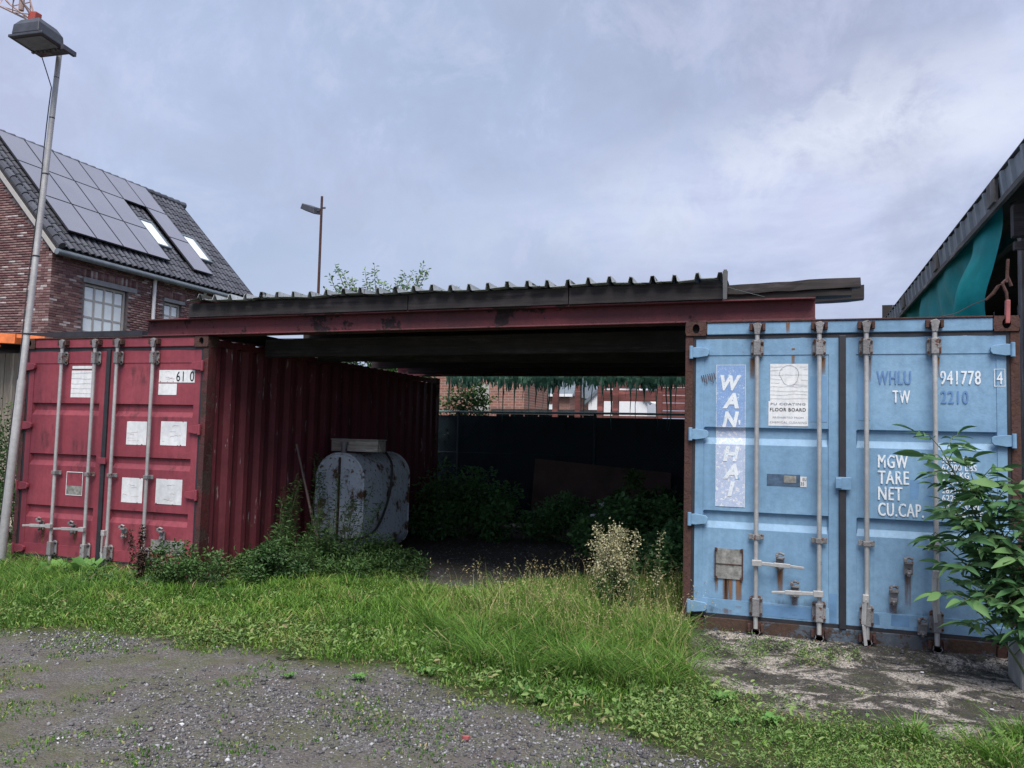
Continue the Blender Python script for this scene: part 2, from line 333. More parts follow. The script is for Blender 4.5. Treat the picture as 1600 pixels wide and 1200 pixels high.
def settint(me, val):
    a = me.attributes.new('tint', 'FLOAT', 'FACE'); a.data.foreach_set('value', np.full(len(me.polygons), val, np.float32))
def vnoise(x, y, s, seed=0):                           # smooth value noise, numpy
    r = np.random.default_rng(seed); g = r.random((256, 256)); x = np.asarray(x)/s+40; y = np.asarray(y)/s+40
    xi = np.floor(x).astype(int); yi = np.floor(y).astype(int); fx = x-xi; fy = y-yi; fx = fx*fx*(3-2*fx); fy = fy*fy*(3-2*fy)
    a = g[xi % 256, yi % 256]; b = g[(xi+1) % 256, yi % 256]; c = g[xi % 256, (yi+1) % 256]; d = g[(xi+1) % 256, (yi+1) % 256]
    return (a*(1-fx)+b*fx)*(1-fy)+(c*(1-fx)+d*fx)*fy
def fbm(x, y, s, seed=0, o=4):
    t = 0; w = 0
    for i in range(o): t = t+vnoise(x, y, s/2**i, seed+i)*.5**i; w += .5**i
    return t/w
def inpoly(x, y, poly):
    c = np.zeros(x.shape, bool); n = len(poly)
    for i in range(n):
        x0, y0 = poly[i]; x1, y1 = poly[(i+1) % n]
        if y0 == y1: continue
        c ^= ((y0 > y) != (y1 > y)) & (x < (x1-x0)*(y-y0)/(y1-y0)+x0)
    return c
def pdist(x, y, poly):                                 # signed distance to polygon, + inside
    d = np.full(x.shape, 1e9); n = len(poly)
    for i in range(n):
        ax, ay = poly[i]; bx, by = poly[(i+1) % n]; l = (bx-ax)**2+(by-ay)**2+1e-12
        t = np.clip(((x-ax)*(bx-ax)+(y-ay)*(by-ay))/l, 0, 1); d = np.minimum(d, np.hypot(x-ax-t*(bx-ax), y-ay-t*(by-ay)))
    return np.where(inpoly(x, y, poly), d, -d)
def to_px(x, y, z):                                    # where a point of the place appears (used only to pick what grows where)
    dx, dy, dz = x, y, z-CAMH; w = dx*cw.x+dy*cw.y+dz*cw.z; w = np.where(w < .1, .1, w)
    return 800+FPX*(dx*cr.x+dy*cr.y+dz*cr.z)/w, 600-FPX*(dx*cu.x+dy*cu.y+dz*cu.z)/w

# ------------------------------------------------------------------ ground
GRASS = [gp(*p) for p in ((-260, 985), (0, 985), (150, 992), (330, 1012), (480, 1040), (600, 1045), (700, 1085), (800, 1105), (900, 1130), (1000, 1165), (1130, 1200), (1200, 1235), (1400, 1290), (1900, 1300),
         (1900, 1215), (1600, 1165), (1400, 1138), (1280, 1118), (1150, 1078), (1085, 1045), (1090, 1010), (1065, 960), (1060, 890), (860, 912), (760, 930), (660, 922), (640, 868), (480, 850))]+[(-5.7, 8.2), (-5.6, 7.0), (-8.4, 7.0), (-9.0, 9), (-12, 9)]
SLAB = [gp(*p) for p in ((1082, 1045), (1090, 985), (1340, 990))]+[(1.2, 7.1), (2.2, 7.1), (2.4, 5.0)]+[gp(*p) for p in ((1600, 1175), (1400, 1142), (1280, 1122), (1150, 1082))]
def gheight(x, y):
    h = (fbm(x, y, 1.3, 3)-.5)*.035+(fbm(x, y, .25, 9, 3)-.5)*.012
    g = np.clip(pdist(x, y, GRASS)/.5, 0, 1) if False else 0
    near = np.clip((np.abs(y-7)-.3)/1.0, 0, 1)
    sill = np.clip((y-6.72)/.22, 0, 1)*(y < 7.6)*np.clip((x+.95)/.15, 0, 1)*np.clip((1.9-x)/.15, 0, 1)
    redf = np.clip((y-6.5)/.5, 0, 1)*np.clip((-5.6-x)/.3, 0, 1)*(y < 9)*.05
    return h*(.4+.6*near)-.004+sill*(.05+.03*fbm(x, y, .15, 5))+redf
gx = np.unique(np.concatenate([np.linspace(-400, -40, 10), np.linspace(-40, -13, 14), np.linspace(-13, -9, 20), np.linspace(-9, 3, 300), np.linspace(3, 12, 20), np.linspace(12, 400, 14)]))
gy = np.unique(np.concatenate([np.linspace(-300, -5, 8), np.linspace(-5, 2.2, 20), np.linspace(2.2, 12, 245), np.linspace(12, 30, 30), np.linspace(30, 600, 12)]))
X, Y = np.meshgrid(gx, gy); x = X.ravel(); y = Y.ravel(); z = gheight(x, y)
z[(np.abs(x) > 20) | (y > 25) | (y < -6)] = -.004
nx, ny = len(gx), len(gy); idx = np.arange(nx*ny).reshape(ny, nx)
q = np.stack([idx[:-1, :-1], idx[:-1, 1:], idx[1:, 1:], idx[1:, :-1]], -1).reshape(-1, 4)
gm = np_mesh('ground', np.stack([x, y, z], 1), q, smooth=True)
gd = pdist(x, y, GRASS); sd = pdist(x, y, SLAB)
green = np.clip(gd/.25+.5+(fbm(x, y, .45, 21)-.5)*2.2, 0, 1)
green = np.where(y > 14, .8, green)
slab = np.clip(sd/.10+.5+(fbm(x, y, .3, 31)-.5)*1.5, 0, 1)
for nme, val in (('green', green), ('slab', slab), ('floor_shade', np.clip((y-8.2)/1.0, 0, 1)*(x > -5.7)*(x < -.8)*(y < 14))):  # last mask: floor under the canopy, darkened for its shade
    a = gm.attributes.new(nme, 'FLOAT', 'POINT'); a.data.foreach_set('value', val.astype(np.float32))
def groundmat():
    m, nt, bs = new_mat('ground'); v = coords(nt)
    at = lambda n: (lambda k: (setattr(k, 'attribute_name', n), k.outputs['Fac'])[1])(N(nt, 'ShaderNodeAttribute'))
    n1 = noise(nt, v, 1.1, 6, .6); n2 = noise(nt, v, 9, 6, .65); n3 = noise(nt, v, 90, 4, .6); n4 = noise(nt, v, 3.2, 6, .6, .3)
    vor = N(nt, 'ShaderNodeTexVoronoi', Vector=v, Scale=75.0); vor2 = N(nt, 'ShaderNodeTexVoronoi', Vector=v, Scale=170.0)
    st = ramp(nt, vor.outputs['Color'], [(.2, (.06, .058, .06)), (.6, (.145, .142, .145)), (.9, (.30, .30, .305))])
    st2 = ramp(nt, vor2.outputs['Color'], [(.2, (.06, .056, .055)), (.6, (.11, .10, .10)), (.95, (.26, .26, .26))])
    dirt = ramp(nt, n2, [(.3, (.075, .065, .058)), (.6, (.125, .11, .098)), (.8, (.17, .155, .14))])
    grav = mix(nt, ramp(nt, n3, [(.4, 0.0), (.6, 1.0)]), st, st2); c = mix(nt, ramp(nt, n4, [(.42, .80), (.6, .15)]), grav, dirt)
    moss = mix(nt, n2, (.05, .065, .025), (.13, .14, .055)); c = mix(nt, mth(nt, 'MULTIPLY', ramp(nt, noise(nt, v, 2.4, 8, .7), [(.46, 0.0), (.60, .85)]), ramp(nt, n3, [(.4, .3), (.6, 1.0)])), c, moss)
    soil = mix(nt, n2, (.03, .04, .016), (.07, .085, .03)); c = mix(nt, at('green'), c, soil)
    # old concrete slab: dark moss and wet dirt, pale dry scraped patches
    sl = ramp(nt, n2, [(.3, (.022, .022, .019)), (.55, (.05, .046, .04)), (.8, (.10, .09, .08))]); sl = mix(nt, ramp(nt, noise(nt, v, 5, 8, .75), [(.5, 0.0), (.6, .8)]), sl, (.045, .05, .024)); sl = mix(nt, ramp(nt, n3, [(.58, 0.0), (.66, .7)]), sl, (.16, .15, .13))
    pv = coords(nt, (1.5, 1.9, 1)); pale = noise(nt, pv, 1.7, 12, .78, .6)
    sl = mix(nt, mth(nt, 'MULTIPLY', ramp(nt, pale, [(.49, 0.0), (.56, 1.0)]), ramp(nt, n3, [(.42, .25), (.56, 1.0)])), sl, mix(nt, n3, (.30, .265, .235), (.55, .50, .46)))
    c = mix(nt, at('slab'), c, sl)
    c = mix(nt, mth(nt, 'MULTIPLY', at('floor_shade'), .5), c, (.05, .042, .036))  # dark brown over the floor paints in the shade under the canopy
    C(bs, nt, c, .92); bs.inputs['Specular IOR Level'].default_value = .25
    h = mth(nt, 'ADD', mth(nt, 'MULTIPLY', vor.outputs['Distance'], -.8), mth(nt, 'ADD', n3, n2)); bump(nt, bs, h, .8, .012); return m
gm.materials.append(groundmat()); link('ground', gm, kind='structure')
slab_mask = SLAB
#--SECTION2
# ------------------------------------------------------------------ house on the left
EX, HY0, HY1, HZ, SL = -16.84, 14.91, 22.72, 6.0, 1.05
RX, RZ = -19.91, 9.22
sl_len = math.hypot(EX-RX, RZ-HZ); ca, sa = (EX-RX)/sl_len, (RZ-HZ)/sl_len
house = thing('brick_house', 'two storey dark brick house with solar panels on its tiled roof behind the red container', 'house', (EX, HY0, 0))
side = B().box(EX-.3, EX-.012, HY0+.012, 15.93, 0, HZ-.1)
side.box(EX-.3, EX-.012, 17.36, 18.73, 0, HZ-.1).box(EX-.3, EX-.012, 19.44, HY1, 0, HZ-.1)
side.box(EX-.3, EX-.012, 15.93, 17.36, 0, 3.35).box(EX-.3, EX-.012, 15.93, 17.36, 5.24, HZ-.1)
side.box(EX-.3, EX-.012, 18.73, 19.44, 0, 4.2).box(EX-.3, EX-.012, 18.73, 19.44, 5.22, HZ-.1)
side = side.build('wall', 'mortar', house)
GX1 = -22.98
gab = B().prism([(EX-.012, 0), (EX-.012, HZ-.15), (RX, RZ-.15), (GX1, HZ-.15), (GX1, 0)], 1, HY0+.012, HY0+.29)
gab.prism([(EX-.012, 0), (EX-.012, HZ-.15), (RX, RZ-.15), (GX1, HZ-.15), (GX1, 0)], 1, HY1-.3, HY1).box(GX1, GX1+.28, HY0+.3, HY1-.3, 0, HZ-.1)
gab = gab.build('wall', 'mortar', house)
# bricks (individual pieces, shared meshes)
CO, BL, BH, CS = .215, .203, .051, .0635
brick_meshes = {}
def brick_mesh(kind, k):
    key = (kind, k)
    if key in brick_meshes: return brick_meshes[key]
    dx, dy, dz = {'side': (.05, BL, BH), 'gable': (BL, .05, BH), 'side_half': (.05, BL/2, BH), 'gable_half': (BL/2, .05, BH), 'soldier': (.05, .062, .2)}[kind]
    b = B().box(-dx/2, dx/2, -dy/2, dy/2, -dz/2, dz/2); me = bpy.data.meshes.new('brick')
    vs = [tuple(c+random.uniform(-.002, .002) for c in v) for v in b.v]
    me.from_pydata(vs, [], b.f); me.materials.append(M['brick']); settint(me, k/9+.01); brick_meshes[key] = me; return me
bl = []
def rk(): return min(8, int(random.random()**.85*10)) if random.random() > .055 else 9
for r in range(int((HZ-.08-3.6)/CS)):
    zc = 3.6+r*CS+.032; off = (r % 2)*CO/2
    yy = HY0+off
    if r % 2: bl.append(('side_half', (EX-.02, HY0+BL/4, zc), side))
    while yy < 21.2:
        c = yy+CO/2-.006
        inw = (15.86 < c < 17.43 and 3.3 < zc < 5.24) or (18.66 < c < 19.5 and 4.2 < zc < 5.22) or (15.8 < c < 17.7 and 5.23 < zc < 5.58) or (18.6 < c < 19.6 and 5.2 < zc < 5.52)
        if not inw and c < 21.3 and not (zc > HZ-.25): 
            outd = .02 if r in (31,) else 0
            bl.append(('side', (EX-.02+random.uniform(-.002, .003)+outd, c, zc), side))
        elif not inw and zc > HZ-.25: bl.append(('side', (EX-.02+.03*(1 if r % 2 else .4), c, zc), side))
        yy += CO
for r in range(int((9.1-3.6)/CS)):
    zc = 3.6+r*CS+.032; xr = EX-.06 if zc < HZ-.2 else EX-.06-(zc-HZ+.2)/SL
    xx = -EX; k = 0; x0 = EX-(r % 2)*CO/2
    if zc < HZ-.2 and r % 2 == 1: bl.append(('gable_half', (EX-BL/4, HY0+.02, zc), gab))
    while x0-BL > -19.6:
        c = x0-CO/2+.006
        if c+BL/2 < xr+.08: bl.append(('gable', (c, HY0+.02+random.uniform(-.003, .002), zc), gab))
        x0 -= CO
for y0, y1, zb in ((15.84, 17.66, 5.475), (18.64, 19.56, 5.42)):
    yy = y0
    while yy < y1: bl.append(('soldier', (EX-.02, yy, zb), side)); yy += .072
bl.sort(key=lambda b: (Vector(b[1])-CAM).length)
for kind, p, par in bl[:300]:
    o = link('brick', brick_mesh(kind, rk()), par); o.location = Vector(p)-rootloc(par)
def stuff_bricks(lst, par):
    V = []; F = []; T = []
    for kind, p, _ in lst:
        me = brick_mesh(kind, 0); k = len(V)
        V += [(v.co.x+p[0]-house.location.x, v.co.y+p[1]-house.location.y, v.co.z+p[2]) for v in me.vertices]
        F += [[i+k for i in f.vertices] for f in me.polygons]; T += [rk()/9+.01]*6
    link('brickwork', np_mesh('brickwork', V, F, None, T, 'brick'), par, 'stuff')
stuff_bricks([b for b in bl[300:] if b[2] is side], side); stuff_bricks([b for b in bl[300:] if b[2] is gab], gab)
# windows
def window(y0, y1, z0, z1, cols, rows):
    f = B(); fx = EX-.09
    for a, b2, c, d in ((y0, y0+.06, z0, z1), (y1-.06, y1, z0, z1), (y0+.06, y1-.06, z1-.06, z1), (y0+.06, y1-.06, z0, z0+.06)): f.box(fx-.05, fx, a, b2, c, d)
    w = (y1-y0-.12)/cols
    for i in range(1, cols): f.box(fx-.04, fx-.004, y0+.06+w*i-.028, y0+.06+w*i+.028, z0+.06, z1-.06)
    zs = [z1-.06]+[z1-.06-a for a in rows]
    for a in zs[1:-1]:
        for i in range(cols): f.box(fx-.035, fx-.008, y0+.06+w*i+.03, y0+.06+w*(i+1)-.03, a-.022, a+.022)
    wn = f.build('window', 'frame', house)
    for i in range(cols):
        for a, b2 in zip(zs[:-1], zs[1:]):
            B().box(fx-.03, fx-.022, y0+.06+w*i+.029, y0+.06+w*(i+1)-.029, b2+.023, a-.023).build('pane', 'glass', wn)
    B().box(EX-.28, EX-.27, y0, y1, z0, z1).build('curtain', 'whitepvc', wn)
window(15.95, 17.34, 3.37, 5.23, 4, (.34, .78, 1.16, 1.54, 1.74))
window(18.75, 19.42, 4.22, 5.2, 2, (.30, .62, .86))
B().box(EX-.2, EX+.03, 15.86, 17.64, 5.242, 5.37).build('lintel', 'lintel', house, bevel=.005)
B().box(EX-.2, EX+.03, 18.68, 19.52, 5.222, 5.32).build('lintel', 'lintel', house, bevel=.005)
for yp in (18.23, 20.29):
    B().tube([(EX+.07, yp, 3), (EX+.07, yp, 5.68), (EX+.12, yp, 5.78), (EX+.2, yp, 5.86)], .05, 10).build('downpipe', 'whitepvc', house, smooth=True)
# roof deck, tiles, panels
def rp(y, s, off=0): # point on the camera side slope: y along the ridge, s up the slope
    return Vector((EX+.25-s*ca+off*sa, y, HZ-.05-.25*SL*.25+s*sa+off*ca))
SR = sl_len+.25
deck = B().add([rp(HY0-.05, 0, -.02), rp(HY1, 0, -.02), rp(HY1, SR, -.02), rp(HY0-.05, SR, -.02), rp(HY0-.05, 0, -.1), rp(HY1, 0, -.1), rp(HY1, SR, -.1), rp(HY0-.05, SR, -.1)],
               [(0, 1, 2, 3), (4, 7, 6, 5), (0, 4, 5, 1), (1, 5, 6, 2), (2, 6, 7, 3), (3, 7, 4, 0)])
top = rp(HY0, SR); deck.add([(top.x, HY0-.05, top.z), (top.x, HY1, top.z), (GX1-.2, HY1, HZ-.25), (GX1-.2, HY0-.05, HZ-.25)], [(0, 1, 2, 3)])
roof = deck.build('roof', 'slate', house)
def tile_mesh(k):
    n = 7; V = []; 
    w, l = .215, .36
    for j, (s, lift) in enumerate(((0, .035), (l, .008))):
        for i in range(n):
            u = i/(n-1); h = .028*math.sin((u-.12)*2*math.pi)*(1 if u > .12 else .4)+.02
            p = Vector((-s*ca, (u-.5)*w, s*sa))+Vector((sa, 0, ca))*(lift+h); V.append(p)
    for i in range(n): V.append(V[i]-Vector((sa, 0, ca))*.03)
    F = [(i, i+1, i+1+n, i+n) for i in range(n-1)]+[(2*n+i, 2*n+i+1, i+1, i) for i in range(n-1)]
    me = bpy.data.meshes.new('roof_tile'); me.from_pydata([tuple(v) for v in V], [], F); me.materials.append(M['tile']); settint(me, k/4); return me
tms = [tile_mesh(k) for k in range(5)]
PY = [15.39+.893*i for i in range(5)]; PS = [.62, 1.97, 3.31, 4.62-.02]
def covered(y, s): return (PY[0]+.15 < y < PY[4]-.15 and PS[0]+.25 < s < SR) or (PY[4]-.2 < y < 19.9 and s > PS[2]+.1) or (19.98 < y < 20.6 and s > PS[0]+.2)
tl = []
nr = int(SR/.31)
for r in range(nr):
    for k in range(int((HY1-14.97)/.205)):
        yv = 14.97+.1+k*.205; s = r*.31
        if yv > HY1-.05 or covered(yv, s+.15): continue
        if (19.0 < yv < 19.65 and 1.42 < s+.15 < 2.55) or (20.78 < yv < 21.40 and 1.36 < s+.15 < 2.5): continue
        tl.append((yv, s))
tl.sort(key=lambda t: (rp(*t)-CAM).length)
for yv, s in tl[:300]:
    o = link('roof_tile', random.choice(tms), roof); o.location = rp(yv, s, random.uniform(-.002, .004))-house.location
V = []; F = []; T = []
for yv, s in tl[300:]:
    me = tms[0]; k = len(V); p = rp(yv, s)-house.location; V += [tuple(v.co+p) for v in me.vertices]; F += [[i+k for i in f.vertices] for f in me.polygons]; T += [random.random()]*len(me.polygons)
if V: link('tiling', np_mesh('tiling', V, F, None, T, 'tile'), roof, 'stuff')
for k in range(int((HY1-HY0)/.3)):           # ridge and verge tiles
    if k*.3+HY0 < 18.9 or True:
        yk = HY0+k*.3; b = B(); 
        b.tube([(top.x, yk, top.z+.0), (top.x, yk+.31, top.z+.02)], [.11, .125], 10); me_o = b.build('ridge_tile', 'tile', roof); settint(me_o.data, random.random())
for k in range(nr):
    a = rp(HY0-.0, k*.31, .06); c = rp(HY0-.0, k*.31+.34, .04); b = B().tube([a, c], [.095, .08], 8); o = b.build('verge_tile', 'tile', roof); settint(o.data, random.random())
B().bar(rp(HY0-.07, -.03, -.13), rp(HY0-.07, SR, -.13), .03, .10, (0, 0, 1)).build('bargeboard', 'frame', roof)
B().tube([rp(HY0-.1, -.08, -.08), rp(HY1+.05, -.08, -.08)], .075, 10).build('gutter', 'zinc', house, smooth=True)
B().box(EX-.0, EX+.13, HY0, HY1, HZ-.19, HZ-.15).build('eave_board', 'frame', house)
def panel(y0, s0, y1, s1):
    b = B(); vs = [rp(y, s, o) for o in (.12, .16) for y, s in ((y0, s0), (y1, s0), (y1, s1), (y0, s1))]
    b.add(vs, [(0, 3, 2, 1), (4, 5, 6, 7), (0, 1, 5, 4), (1, 2, 6, 5), (2, 3, 7, 6), (3, 0, 4, 7)]); f = b.build('solar_panel', 'gasket', roof)
    g = .018; tilt = random.uniform(-.002, .002)
    B().add([rp(y0+g, s0+g, .1625), rp(y1-g, s0+g, .1625+tilt*0), rp(y1-g, s1-g, .1625), rp(y0+g, s1-g, .1625)], [(0, 1, 2, 3)]).build('solar_glass', 'solar', f)
for i in range(4):
    for j in range(3): panel(PY[i]+.008, PS[j]+.008, PY[i+1]-.008, PS[j+1]-.008)
panel(PY[4]+.008, PS[2]+.008, 19.86, PS[3]-.008)
for j in range(3): panel(19.87, PS[j]-.1*(j == 0)+.008, 20.72, PS[j+1]-.008)
def skylight(y0, y1, s0, s1):
    b = B(); w = .06
    for a, c, d, e in ((y0, y0+w, s0, s1), (y1-w, y1, s0, s1), (y0+w, y1-w, s0, s0+w), (y0+w, y1-w, s1-w, s1)):
        b.add([rp(y, s, o) for o in (-.03, .12) for y, s in ((a, d), (c, d), (c, e), (a, e))], [(0, 3, 2, 1), (4, 5, 6, 7), (0, 1, 5, 4), (1, 2, 6, 5), (2, 3, 7, 6), (3, 0, 4, 7)])
    f = b.build('skylight', 'zinc', roof)
    B().add([rp(y0+w, s0+w, .09), rp(y1-w, s0+w, .09), rp(y1-w, s1-w, .09), rp(y0+w, s1-w, .09)], [(0, 1, 2, 3)]).build('pane', 'glass', f)
skylight(19.02, 19.63, 1.40, 2.60); skylight(20.79, 21.40, 1.33, 2.52)

# ------------------------------------------------------------------ low shed behind the red container, far left
shed = thing('wooden_shed', 'low shed with a flat black roof edge behind the red container', 'shed', (-12.2, 10.2, 0))
for i in range(14): B().box(-13.3+i*.2, -13.3+i*.2+.19, 9.62+.002*(i % 3), 9.66, 0, 2.72).build('plank', 'plywood', shed)
for i in range(3): B().box(-10.48, -10.45, 9.7+i*.2, 9.89+i*.2, 0, 2.72).build('plank', 'plywood', shed)
B().box(-13.3, -10.5, 9.69, 12.0, 0, 2.7).build('wall', 'darkwood', shed)
B().box(-13.5, -8.45, 9.0, 12.2, 2.87, 2.95).build('roof', 'gasket', shed)
B().box(-11.3, -10.85, 9.58, 9.615, 1.5, 2.3).build('shutter', 'dark', shed)
o = thing('orange_strip', 'bent orange plastic strip fixed under the black shed roof behind the lamp post', 'plastic strip', (-10.5, 8.85, 2.8))
B().bar((-11.0, 8.82, 2.86), (-10.55, 8.86, 2.84), .12, .14).bar((-10.5, 8.86, 2.88), (-9.95, 8.84, 2.83), .14, .05).build('strip', 'orange', o); B().bar((-10.9, 8.8, 2.79), (-10.85, 8.8, 2.72), .05, .05).bar((-10.1, 8.84, 2.83), (-10.0, 8.83, 2.78), .16, .02).build('tab', 'orange', o)

# ------------------------------------------------------------------ shipping containers
def door_depth(x, z, w, rec, b, H0, H1):
    """outward-facing relief of a door leaf, metres behind its border"""
    d = 0
    if b <= x <= w-b and H0+.12 <= z <= H1-.14: d = .006
    for z0, z1 in rec:
        fx = min(1, max(0, (x-b)/.012), 1) * min(1, max(0, (w-b-x)/.012))
        fz = 0
        if z0 <= z <= z1: fz = min(1, (z1-z)/.012, (z-z0)/.055)
        d = max(d, .006+.030*max(0, fz)*fx if fz > 0 and fx > 0 else d)
    return d
def draw_text(par, s, x0, z0, x1, z1, mat, yoff, shear=0, font_off=0.0, bold=0.0):
    cu_ = bpy.data.curves.new('marking', 'FONT'); cu_.body = s; cu_.size = 1; cu_.shear = shear; cu_.offset = font_off; cu_.resolution_u = 3; cu_.space_character = 1.12
    t = bpy.data.objects.new('marking', cu_); COL.objects.link(t); dg = bpy.context.evaluated_depsgraph_get(); me = bpy.data.meshes.new_from_object(t.evaluated_get(dg))
    bpy.data.objects.remove(t); n = len(me.vertices); co = np.zeros(n*3, np.float32); me.vertices.foreach_get('co', co); co = co.reshape(-1, 3)
    mn = co.min(0); mx = co.max(0); out = np.zeros_like(co)
    out[:, 0] = x0+(co[:, 0]-mn[0])/(mx[0]-mn[0]+1e-9)*(x1-x0); out[:, 2] = z0+(co[:, 1]-mn[1])/(mx[1]-mn[1]+1e-9)*(z1-z0)
    out[:, 1] = yoff(out[:, 2]) if callable(yoff) else yoff
    me.vertices.foreach_set('co', out.ravel()); me.materials.clear(); me.materials.append(M[mat]); me.name = 'marking'
    if bold:
        F = [list(p.vertices) for p in me.polygons]; Vb = []; Fb = []
        for i_, dx in enumerate((-bold, 0, bold)):
            k_ = len(Vb); Vb += [(float(v[0])+dx, float(v[1])-i_*.0003, float(v[2])) for v in out]; Fb += [[a+k_ for a in f] for f in F]
        me = bpy.data.meshes.new('marking'); me.from_pydata(Vb, [], Fb); me.materials.append(M[mat])
    return link('marking', me, par)
def casting(root, x, y, z, sx=.178, sz=.118, sy=.162, mat='rust', flip=False):
    """hollow corner fitting: ring face with an oval opening on the front, closed box behind"""
    b = B(); n = 20; r = b.v; outer = []; inner = []
    for i in range(n):
        a = 2*math.pi*i/n; c, s = math.cos(a), math.sin(a); m = max(abs(c)/(sx/2), abs(s)/(sz/2)); outer.append((x+sx/2+c/m, z+sz/2+s/m))
        inner.append((x+sx/2+c*.030, z+sz/2+s*.040))
    vs = [(p[0], y, p[1]) for p in outer]+[(p[0], y, p[1]) for p in inner]+[(p[0], y+.045, p[1]) for p in inner]
    fs = [(i, (i+1) % n, n+(i+1) % n, n+i) for i in range(n)]+[(n+i, n+(i+1) % n, 2*n+(i+1) % n, 2*n+i) for i in range(n)]
    b.add(vs, fs); b.add([(x, y, z), (x+sx, y, z), (x+sx, y+sy, z), (x, y+sy, z), (x, y, z+sz), (x+sx, y, z+sz), (x+sx, y+sy, z+sz), (x, y+sy, z+sz)], [(0, 3, 2, 1), (4, 5, 6, 7), (1, 2, 6, 5), (2, 3, 7, 6), (3, 0, 4, 7)])
    o = b.build('corner_casting', mat, root, local=True)
    b = B().add([(p[0], y+.044, p[1]) for p in inner], [tuple(range(n))]); b.build('opening', 'dark', o, local=True)
def hinge(par, x, z, left, mat):
    s = 1 if left else -1
    b = B().prism([(x-s*.055, z-.04), (x+s*.0, z-.045), (x+s*.085, z-.032), (x+s*.10, z-.012), (x+s*.10, z+.018), (x+s*.085, z+.034), (x, z+.045), (x-s*.055, z+.04)], 1, -.012, .016)
    b.tube([(x-s*.048, -.012, z-.055), (x-s*.048, -.012, z+.055)], .017, 8); b.build('hinge', mat, par, bevel=.003, local=True)
def lockbar(door, x, zb, zt, mid, rc):
    bar = B().tube([(x, -.035, zb), (x, -.035, zt)], .0185, 12).build('locking_bar', 'galv', door, smooth=True, local=True)
    for z, hgt in ((zt-.16, .075), (zb+.17, .085)):
        b = B().prism([(x-.036, z-hgt), (x+.036, z-hgt), (x+.052, z-hgt+.02), (x+.052, z+hgt-.02), (x+.036, z+hgt), (x-.036, z+hgt), (x-.052, z+hgt-.02), (x-.052, z-hgt+.02)], 1, -.006, .012)
        b.prism([(x-.027, z-hgt+.012), (x+.027, z-hgt+.012), (x+.027, z+hgt-.012), (x-.027, z+hgt-.012)], 1, -.062, -.006)
        b.build('bar_bracket', 'galv_dark', door, bevel=.006, local=True)
        for sx in (-.041, .041):
            for sz in (-hgt+.03, hgt-.03): 
                B().tube([(x+sx, -.018, z+sz), (x+sx, -.005, z+sz)], .009, 6).build('bolt', 'dark' if rc else 'rust', door, local=True)
    for z, s in ((zt, 1), (zb, -1)):                # cam and keeper
        b = B().prism([(x-.02, z-.05), (x+.02, z-.05), (x+.028, z+.0*s), (x+.038, z+.03*s), (x+.012, z+.05*s), (x-.012, z+.045*s), (x-.034, z+.034*s), (x-.026, z)][::(1 if s > 0 else 1)], 1, -.058, -.022)
        b.build('cam', 'galv_dark', door, bevel=.004, local=True)
        b = B().box(x-.062, x-.040, -.05, .0, z+.005*s-.02, z+.005*s+.04).box(x+.042, x+.064, -.05, .0, z+.005*s-.02, z+.005*s+.04).box(x-.04, x+.042, -.014, -.002, z-.02, z+.045)
        b.build('cam_keeper', 'rust', door, bevel=.003, local=True)
    for z in mid:
        b = B().box(x-.06, x+.06, -.008, .004, z-.022, z+.022).box(x-.028, x+.028, -.06, -.008, z-.02, z+.02); b.build('bar_guide', 'galv_dark' if not rc else 'galv_dark', door, bevel=.004, local=True)
def handle(door, bx, z, ex, catchx, drop=False):
    s = 1 if ex > bx else -1
    if not drop:
        b = B().box(bx-.03 if s > 0 else bx-.045, bx+.045 if s > 0 else bx+.03, -.085, -.045, z-.024, z+.024)
        b.bar((bx+s*.04, -.075, z), (bx+(ex-bx)*.38, -.078, z-.004), .012, .030); b.bar((bx+(ex-bx)*.37, -.078, z-.002), (bx+(ex-bx)*.72, -.08, z-.006), .016, .034); b.bar((bx+(ex-bx)*.71, -.08, z-.006), (ex, -.082, z-.014), .010, .022)
        b.build('handle', 'galv', door, bevel=.004, local=True)
    else:
        b = B().box(bx-.035, bx+.01, -.09, -.05, z-.03, z+.03).bar((bx-.02, -.08, z), (bx-.028, -.075, z-.2), .014, .036).bar((bx-.028, -.075, z-.2), (bx-.012, -.07, z-.36), .012, .026); b.build('handle', 'galv', door, bevel=.004, local=True)
def catch(door, x, z):
    b = B().box(x-.032, x+.032, -.012, .006, z-.07, z+.03).box(x-.028, x+.034, -.05, -.012, z+.015, z+.035).box(x-.036, x-.012, -.055, -.012, z+.03, z+.058).box(x-.022, x+.022, -.03, -.012, z-.06, z-.03)
    b.tube([(x-.03, -.03, z+.05), (x+.0, -.045, z+.066), (x+.03, -.035, z+.052)], .012, 6); b.tube([(x, -.04, z-.05), (x, -.03, z-.08)], .012, 6)
    b.build('handle_catch', 'galv_dark', door, bevel=.004, local=True)
def drape(par, name, x0, x1, z0, z1, dep, mat, off=.003):
    zs = sorted(set([z0, z1]+[a for a in dep['zs'] if z0 < a < z1])); b = B(); vs = []; fs = []
    for i, a in enumerate(zs): vs += [(x0, dep['y'](a)-off, a), (x1, dep['y'](a)-off, a)]
    for i in range(len(zs)-1): fs.append((2*i, 2*i+1, 2*i+3, 2*i+2))
    return b.add(vs, fs).build(name, mat, par, local=True)
